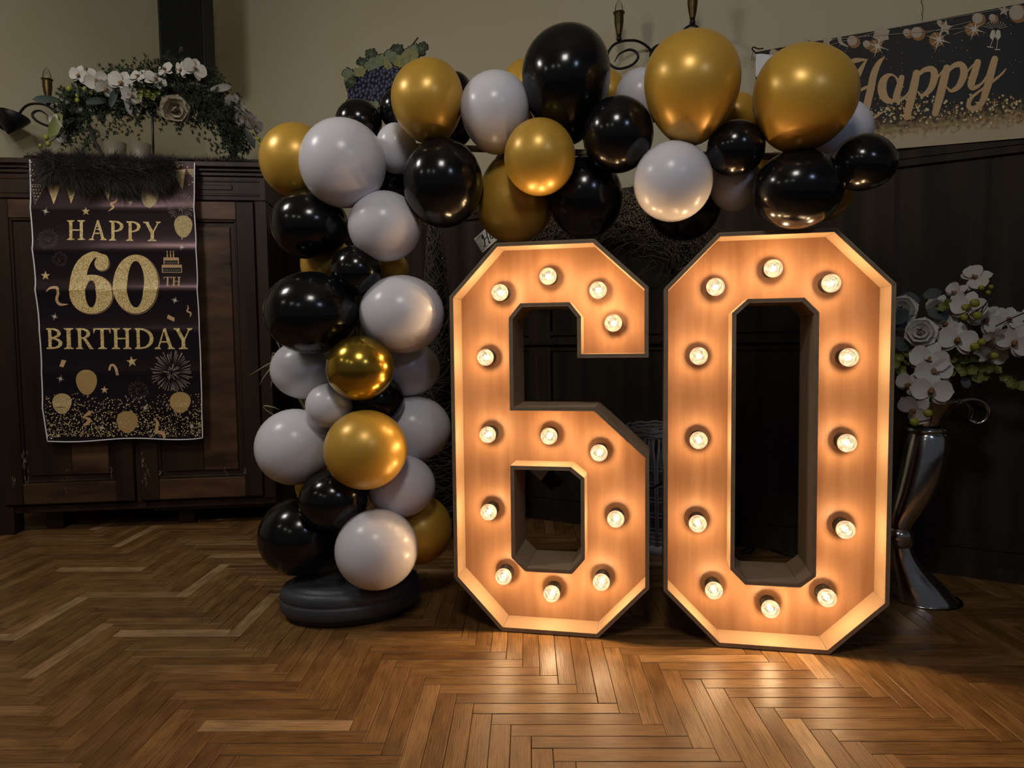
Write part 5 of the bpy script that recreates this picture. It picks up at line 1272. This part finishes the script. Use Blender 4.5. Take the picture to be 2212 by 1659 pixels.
g0 = ground(1420, 1196); t = thing('wicker_basket', g0 + Z * 0, 'grey wicker basket on the floor between the two lit numerals', 'basket')
hb = spot(1420, 918, g0.y + .15).z; cB = g0 + V((.05, .10, 0)); BASES[t.name] = g0
mb = MB()
for i in range(5): 
    rr_ = .168 + .004 * (i % 2); n = 40
    mb.tube([cB + V((rr_ * math.cos(2 * PI * q / n), rr_ * math.sin(2 * PI * q / n), hb - .008 * i + .004 * math.sin(q * 2.0 + i * 2))) for q in range(n + 1)], .0065, 6, cap=False)
part(mb, 'braided_rim', M['wicker'], t, True)
for z_ in (.06, .10, .17, .24, .31, .38):
    if z_ > hb - .12: continue
    mb = MB(); rr_ = .132 + .03 * z_ / hb; mb.tube([cB + V((rr_ * math.cos(2 * PI * q / 36), rr_ * math.sin(2 * PI * q / 36), z_)) for q in range(37)], .003, 5, cap=False); mb.tube([cB + V((rr_ * math.cos(2 * PI * q / 36), rr_ * math.sin(2 * PI * q / 36), z_ + .018)) for q in range(37)], .0025, 5, cap=False); part(mb, 'hoop', M['wicker'], t, True)
for q in range(22):
    a = 2 * PI * q / 22; mb = MB(); r0, r1 = .130, .155
    for da in (-.035, .035):
        mb.tube([cB + V((r0 * math.cos(a + da), r0 * math.sin(a + da), .01)), cB + V((r1 * math.cos(a + da), r1 * math.sin(a + da), hb * .72)), cB + V((r1 * 1.06 * math.cos(a + da * 3), r1 * 1.06 * math.sin(a + da * 3), hb - .03))], .0055, 5)
    part(mb, 'stake', M['wicker'], t, True)
mb = MB(); mb.lathe([(0, .0), (.138, 0), (.14, .035), (.132, .04), (0, .03)], 30, cB); part(mb, 'base', M['wicker'], t, True)

gp = lambda x, y: ground(x, y, .006)
mb = MB(); Pn = [gp(1592, 1165), gp(1612, 1160), gp(1630, 1175), gp(1622, 1192), gp(1600, 1192), gp(1640, 1178), gp(1690, 1196), gp(1740, 1205), gp(1800, 1230)]
mb.tube(spline(Pn, 6), .005, 8); o = tag(mb.build('power_cable', M['black_iron'], None, True), 'black power cable looping on the floor seen through the zero', 'cable'); recentre(o, Pn[0])
Pn = [spot(*q) for q in ((1318, 1096, 2.37), (1360, 1074, 2.36), (1395, 1056, 2.345), (1416, 1051, 2.335), (1436, 1037, 2.32), (1465, 1010, 2.30), (1500, 1000, 2.29))]
mb = MB(); mb.tube(spline(Pn, 6), .0045, 8); o = tag(mb.build('connecting_lead', M['black_iron'], None, True), 'black lead hanging between the two numerals in front of the basket', 'cable'); recentre(o, Pn[2])
p = on_back(1160, 1008, .10); t = thing('wooden_tag', p, 'small brown wooden tag hanging in the dark behind the lower hole of the six', 'wooden tag')
sa = R(-38); sx = WB * math.cos(sa) + Z * math.sin(sa); sz = -WB * math.sin(sa) + Z * math.cos(sa)
mb = MB(); mb.box(p, (.13, .01, .085), (sx, -NB, sz)); part(mb, 'board', M['tag_wood'], t)
mb = MB(); mb.tube([p + sz * .04, p + Z * .62], .0012, 5); part(mb, 'hanging_string', M['twig'], t)
t = thing('dried_grass', V((-.80, 2.80, 0)), 'pale dried grass blades poking out from behind the balloon column near the cabinet', 'dried grass')
mb = MB(); mb.lathe([(0, 0), (.05, 0), (.065, .16), (.058, .16), (.045, .01), (0, .01)], 20, base_of(t)); part(mb, 'pot', M['black_plastic'], t, True)
for q in ([(602, 775), (585, 784), (562, 797), (537, 812)], [(600, 782), (585, 796), (570, 815), (560, 832)], [(604, 795), (594, 812), (588, 824), (585, 838)], [(597, 735), (602, 745), (606, 752)], [(575, 886), (590, 880), (604, 886)]):
    P0 = [base_of(t) + Z * .12, base_of(t) + Z * .5 + V((.02, 0, 0))]
    P_ = spline(P0 + [spot(x, y, 2.76) for x, y in q], 5); n = len(P_); mb = MB(); mb.tube(P_, [.0026 if i < n * .6 else .0042 * (1.02 - (i - n * .6) / (n * .4)) for i in range(n)], 5); part(mb, 'blade', M['straw'], t, True)

# ================================================================== METAL VASE AND ORCHIDS
YV = 2.44
t = thing('metal_vase', spot(1996, 1312, YV), 'tall polished aluminium vase with flared foot and curled lip, beside the zero', 'vase')
b0 = base_of(t); b0.z = 0; t.location.z = 0; BASES[t.name] = b0
SP = [(1998, 1322, 67), (1998, 1314, 69.5), (1996, 1300, 68), (1988, 1278, 61), (1976, 1253, 50), (1962, 1228, 37), (1950, 1202, 26.5), (1944, 1178, 21.5)]
def vsec(mb, S_, seg=36):
    o = len(mb.v)
    for x, y, w_ in S_:
        c = spot(x, y, YV); k = (c - EYE).dot(FWD) / FOC; c.z = max(c.z, .002)
        for q in range(seg): a = 2 * PI * q / seg; mb.v.append(c + V((w_ * k * math.cos(a), w_ * k * math.sin(a), 0)))
    n = len(S_)
    for i in range(n - 1):
        for q in range(seg): q2 = (q + 1) % seg; mb.f.append([o + i * seg + q, o + i * seg + q2, o + (i + 1) * seg + q2, o + (i + 1) * seg + q]); mb.mi.append(0)
    mb.f.append([o + q for q in range(seg)][::-1]); mb.mi.append(0)
def smooth_sections(S_, n=4): return [(q.x, q.y, q.z) for q in spline([V(s_) for s_ in S_], n)]
mb = MB(); vsec(mb, smooth_sections(SP)); part(mb, 'foot', M['steel'], t, True)
mb = MB(); vsec(mb, smooth_sections([(1942, 1180, 21), (1941, 1172, 27), (1940, 1160, 30), (1940, 1148, 29), (1941, 1138, 23)])); part(mb, 'collar_ring', M['steel'], t, True)
mb = MB(); vsec(mb, smooth_sections([(1941, 1145, 20), (1946, 1125, 26), (1958, 1095, 35), (1973, 1060, 42), (1986, 1020, 46), (1994, 985, 47), (1999, 955, 45), (2001, 938, 42), (1999, 931, 37), (1997, 926, 31)])); part(mb, 'body', M['steel'], t, True)
mb = MB(); vsec(mb, smooth_sections([(1997, 934, 39), (1997, 928, 43), (1997, 922, 40)], 4)); part(mb, 'shoulder_ring', M['steel'], t, True)
mb = MB(); vsec(mb, smooth_sections([(1997, 926, 29), (1998, 914, 31), (2000, 900, 37), (2003, 885, 47), (2006, 872, 58), (2008, 864, 66), (2008, 863, 63), (2006, 872, 53)], 3)); part(mb, 'flared_mouth', M['steel'], t, True)
mb = MB(); cur = spline([V((x, y, w_)) for x, y, w_ in ((2020, 882, 30), (2045, 868, 36), (2072, 860, 38), (2098, 864, 36), (2116, 880, 33), (2113, 902, 28), (2098, 912, 22), (2084, 904, 16))], 5); n = len(cur); sd = []
kk = YV / FOC
for i, q in enumerate(cur):
    c = spot(q.x, q.y, YV); tg = spot(cur[min(i + 1, n - 1)].x, cur[min(i + 1, n - 1)].y, YV) - spot(cur[max(i - 1, 0)].x, cur[max(i - 1, 0)].y, YV); nn = tg.cross(V((0, 1, 0))).normalized() * .0035
    for sgn, off in ((-1, 0), (-.5, .35), (0, .45), (.5, .35), (1, 0)):
        mb.v += [c + V((0, sgn * q.z * kk, 0)) + nn * (1 + off), c + V((0, sgn * q.z * kk, 0)) - nn * (1 - off)]
for i in range(n - 1):
    for j in range(4):
        a0 = i * 10 + j * 2; b0 = a0 + 10
        mb.f += [[a0, a0 + 2, b0 + 2, b0], [a0 + 1, b0 + 1, b0 + 3, a0 + 3]]; mb.mi += [0, 0]
    for j in (0, 4): a0 = i * 10 + j * 2; mb.f.append([a0, a0 + 10, a0 + 11, a0 + 1]); mb.mi.append(0)
part(mb, 'scrolled_lip', M['steel'], t, True)

VB = lambda x, y, d=0.0: spot(x, y, YV + d)
t = thing('orchid_bouquet', VB(2005, 870), 'bouquet of white silk orchids, roses and green blossoms in the metal vase', 'flower arrangement')
k = YV / FOC
for (x, y, s_, d, dx, dz, ro) in ((2108, 600, 34, .02, -.1, .7, 1.2), (2065, 632, 26, .03, -.9, .4, 1.0), (2093, 662, 36, -.06, -.1, .2, .2), (2130, 690, 36, -.05, .3, .0, .7), (2028, 660, 28, .03, -.7, .5, .2), (2068, 733, 40, -.08, .2, .1, .2), (2008, 775, 40, -.09, -.2, .2, .3), (2016, 800, 38, -.11, .3, .0, -.2), (2012, 842, 40, -.13, .1, .0, .1), (1975, 885, 36, -.10, -.3, -.5, .9), (2178, 690, 34, -.03, .4, .3, .4), (2192, 738, 38, -.07, .2, -.1, .5), (2145, 728, 24, -.06, .5, -.6, .3), (2216, 690, 28, -.04, -.3, .1, .1), (1990, 750, 30, -.02, -.4, -.2, .7), (2045, 700, 30, .0, -.3, .3, .8), (2140, 765, 34, .02, .2, -.3, .2), (1965, 830, 30, -.08, -.6, .0, .6)):
    p = VB(x, y, d); orchid(t, p, toward(p, dx, dz), s_ * k, ro)
for (x, y, s_, d) in ((1990, 718, 33, -.06), (1948, 670, 34, .04)):
    p = VB(x, y, d); rose(t, p, toward(p, -.1, .2), s_ * k, 'petal')
rg = random.Random(9)
for (x, y) in ((2058, 772), (2072, 790), (2088, 778), (2100, 800), (2118, 790), (2128, 808), (2112, 818), (2135, 795), (2085, 805), (2060, 800), (2178, 818), (2190, 830), (2205, 838), (1945, 768), (1955, 782), (1942, 800), (1958, 760), (2042, 665), (2050, 658), (2150, 800), (2070, 765), (2105, 770), (1938, 790), (2168, 812)):
    p = VB(x, y, rg.uniform(-.05, .0)); blossom(t, p, toward(p, rg.gauss(0, .5), rg.gauss(-.1, .5)), rg.uniform(13, 18) * k, 'green_petal', 5, rg.random())
for (x, y, r_, d) in ((2106, 655, 9, -.12), (2085, 664, 7, -.12), (2112, 682, 9, -.12), (2083, 686, 7, -.12), (2121, 739, 8, -.12), (2106, 749, 8.5, -.12), (2148, 769, 8, -.10), (2005, 893, 8.5, -.19), (1975, 912, 9, -.19), (2120, 622, 6, -.02), (2141, 620, 5, -.02), (2135, 632, 5, -.02)):
    bud(t, VB(x, y, d), r_ * k, (-.6, -.2, .3))
for q, d in (([(2130, 658), (2108, 672), (2085, 688)], -.11), ([(2212, 676), (2180, 690), (2150, 705)], -.10), ([(2012, 858), (2013, 890), (2008, 918), (1992, 927), (1972, 926)], -.18), ([(2150, 640), (2130, 655), (2118, 676)], -.11), ([(1980, 912), (2000, 909), (2010, 906)], -.18), ([(2005, 900), (2030, 800), (2070, 720), (2108, 605)], .02), ([(2005, 900), (2060, 790), (2150, 720), (2216, 690)], .02), ([(2005, 900), (1990, 800), (1950, 680)], .03), ([(2005, 900), (2010, 855), (2012, 800)], -.05), ([(2005, 900), (2060, 830), (2200, 835)], .02)):
    mb = MB(); mb.tube(spline([VB(x, y, d) for x, y in q], 5), .0024, 6); part(mb, 'flower_stem', M['stem'], t, True)
for (x, y, l, an, d) in ((1935, 700, 40, .6, -.01), (1950, 715, 42, -.3, .0), (1930, 730, 40, 2.4, .0), (2045, 683, 40, -1.2, -.02), (1985, 655, 40, -1.0, .02), (1995, 640, 36, 1.3, .0), (2080, 815, 26, 2.8, -.03), (2020, 820, 30, 1.7, -.02)):
    p = VB(x, y, d); o = add_petal(t, p - base_of(t), frame(toward(p, .2, .3)), an, .1, l * k, 'leaf', 'grey_leaf', 'leaf', 2.0)
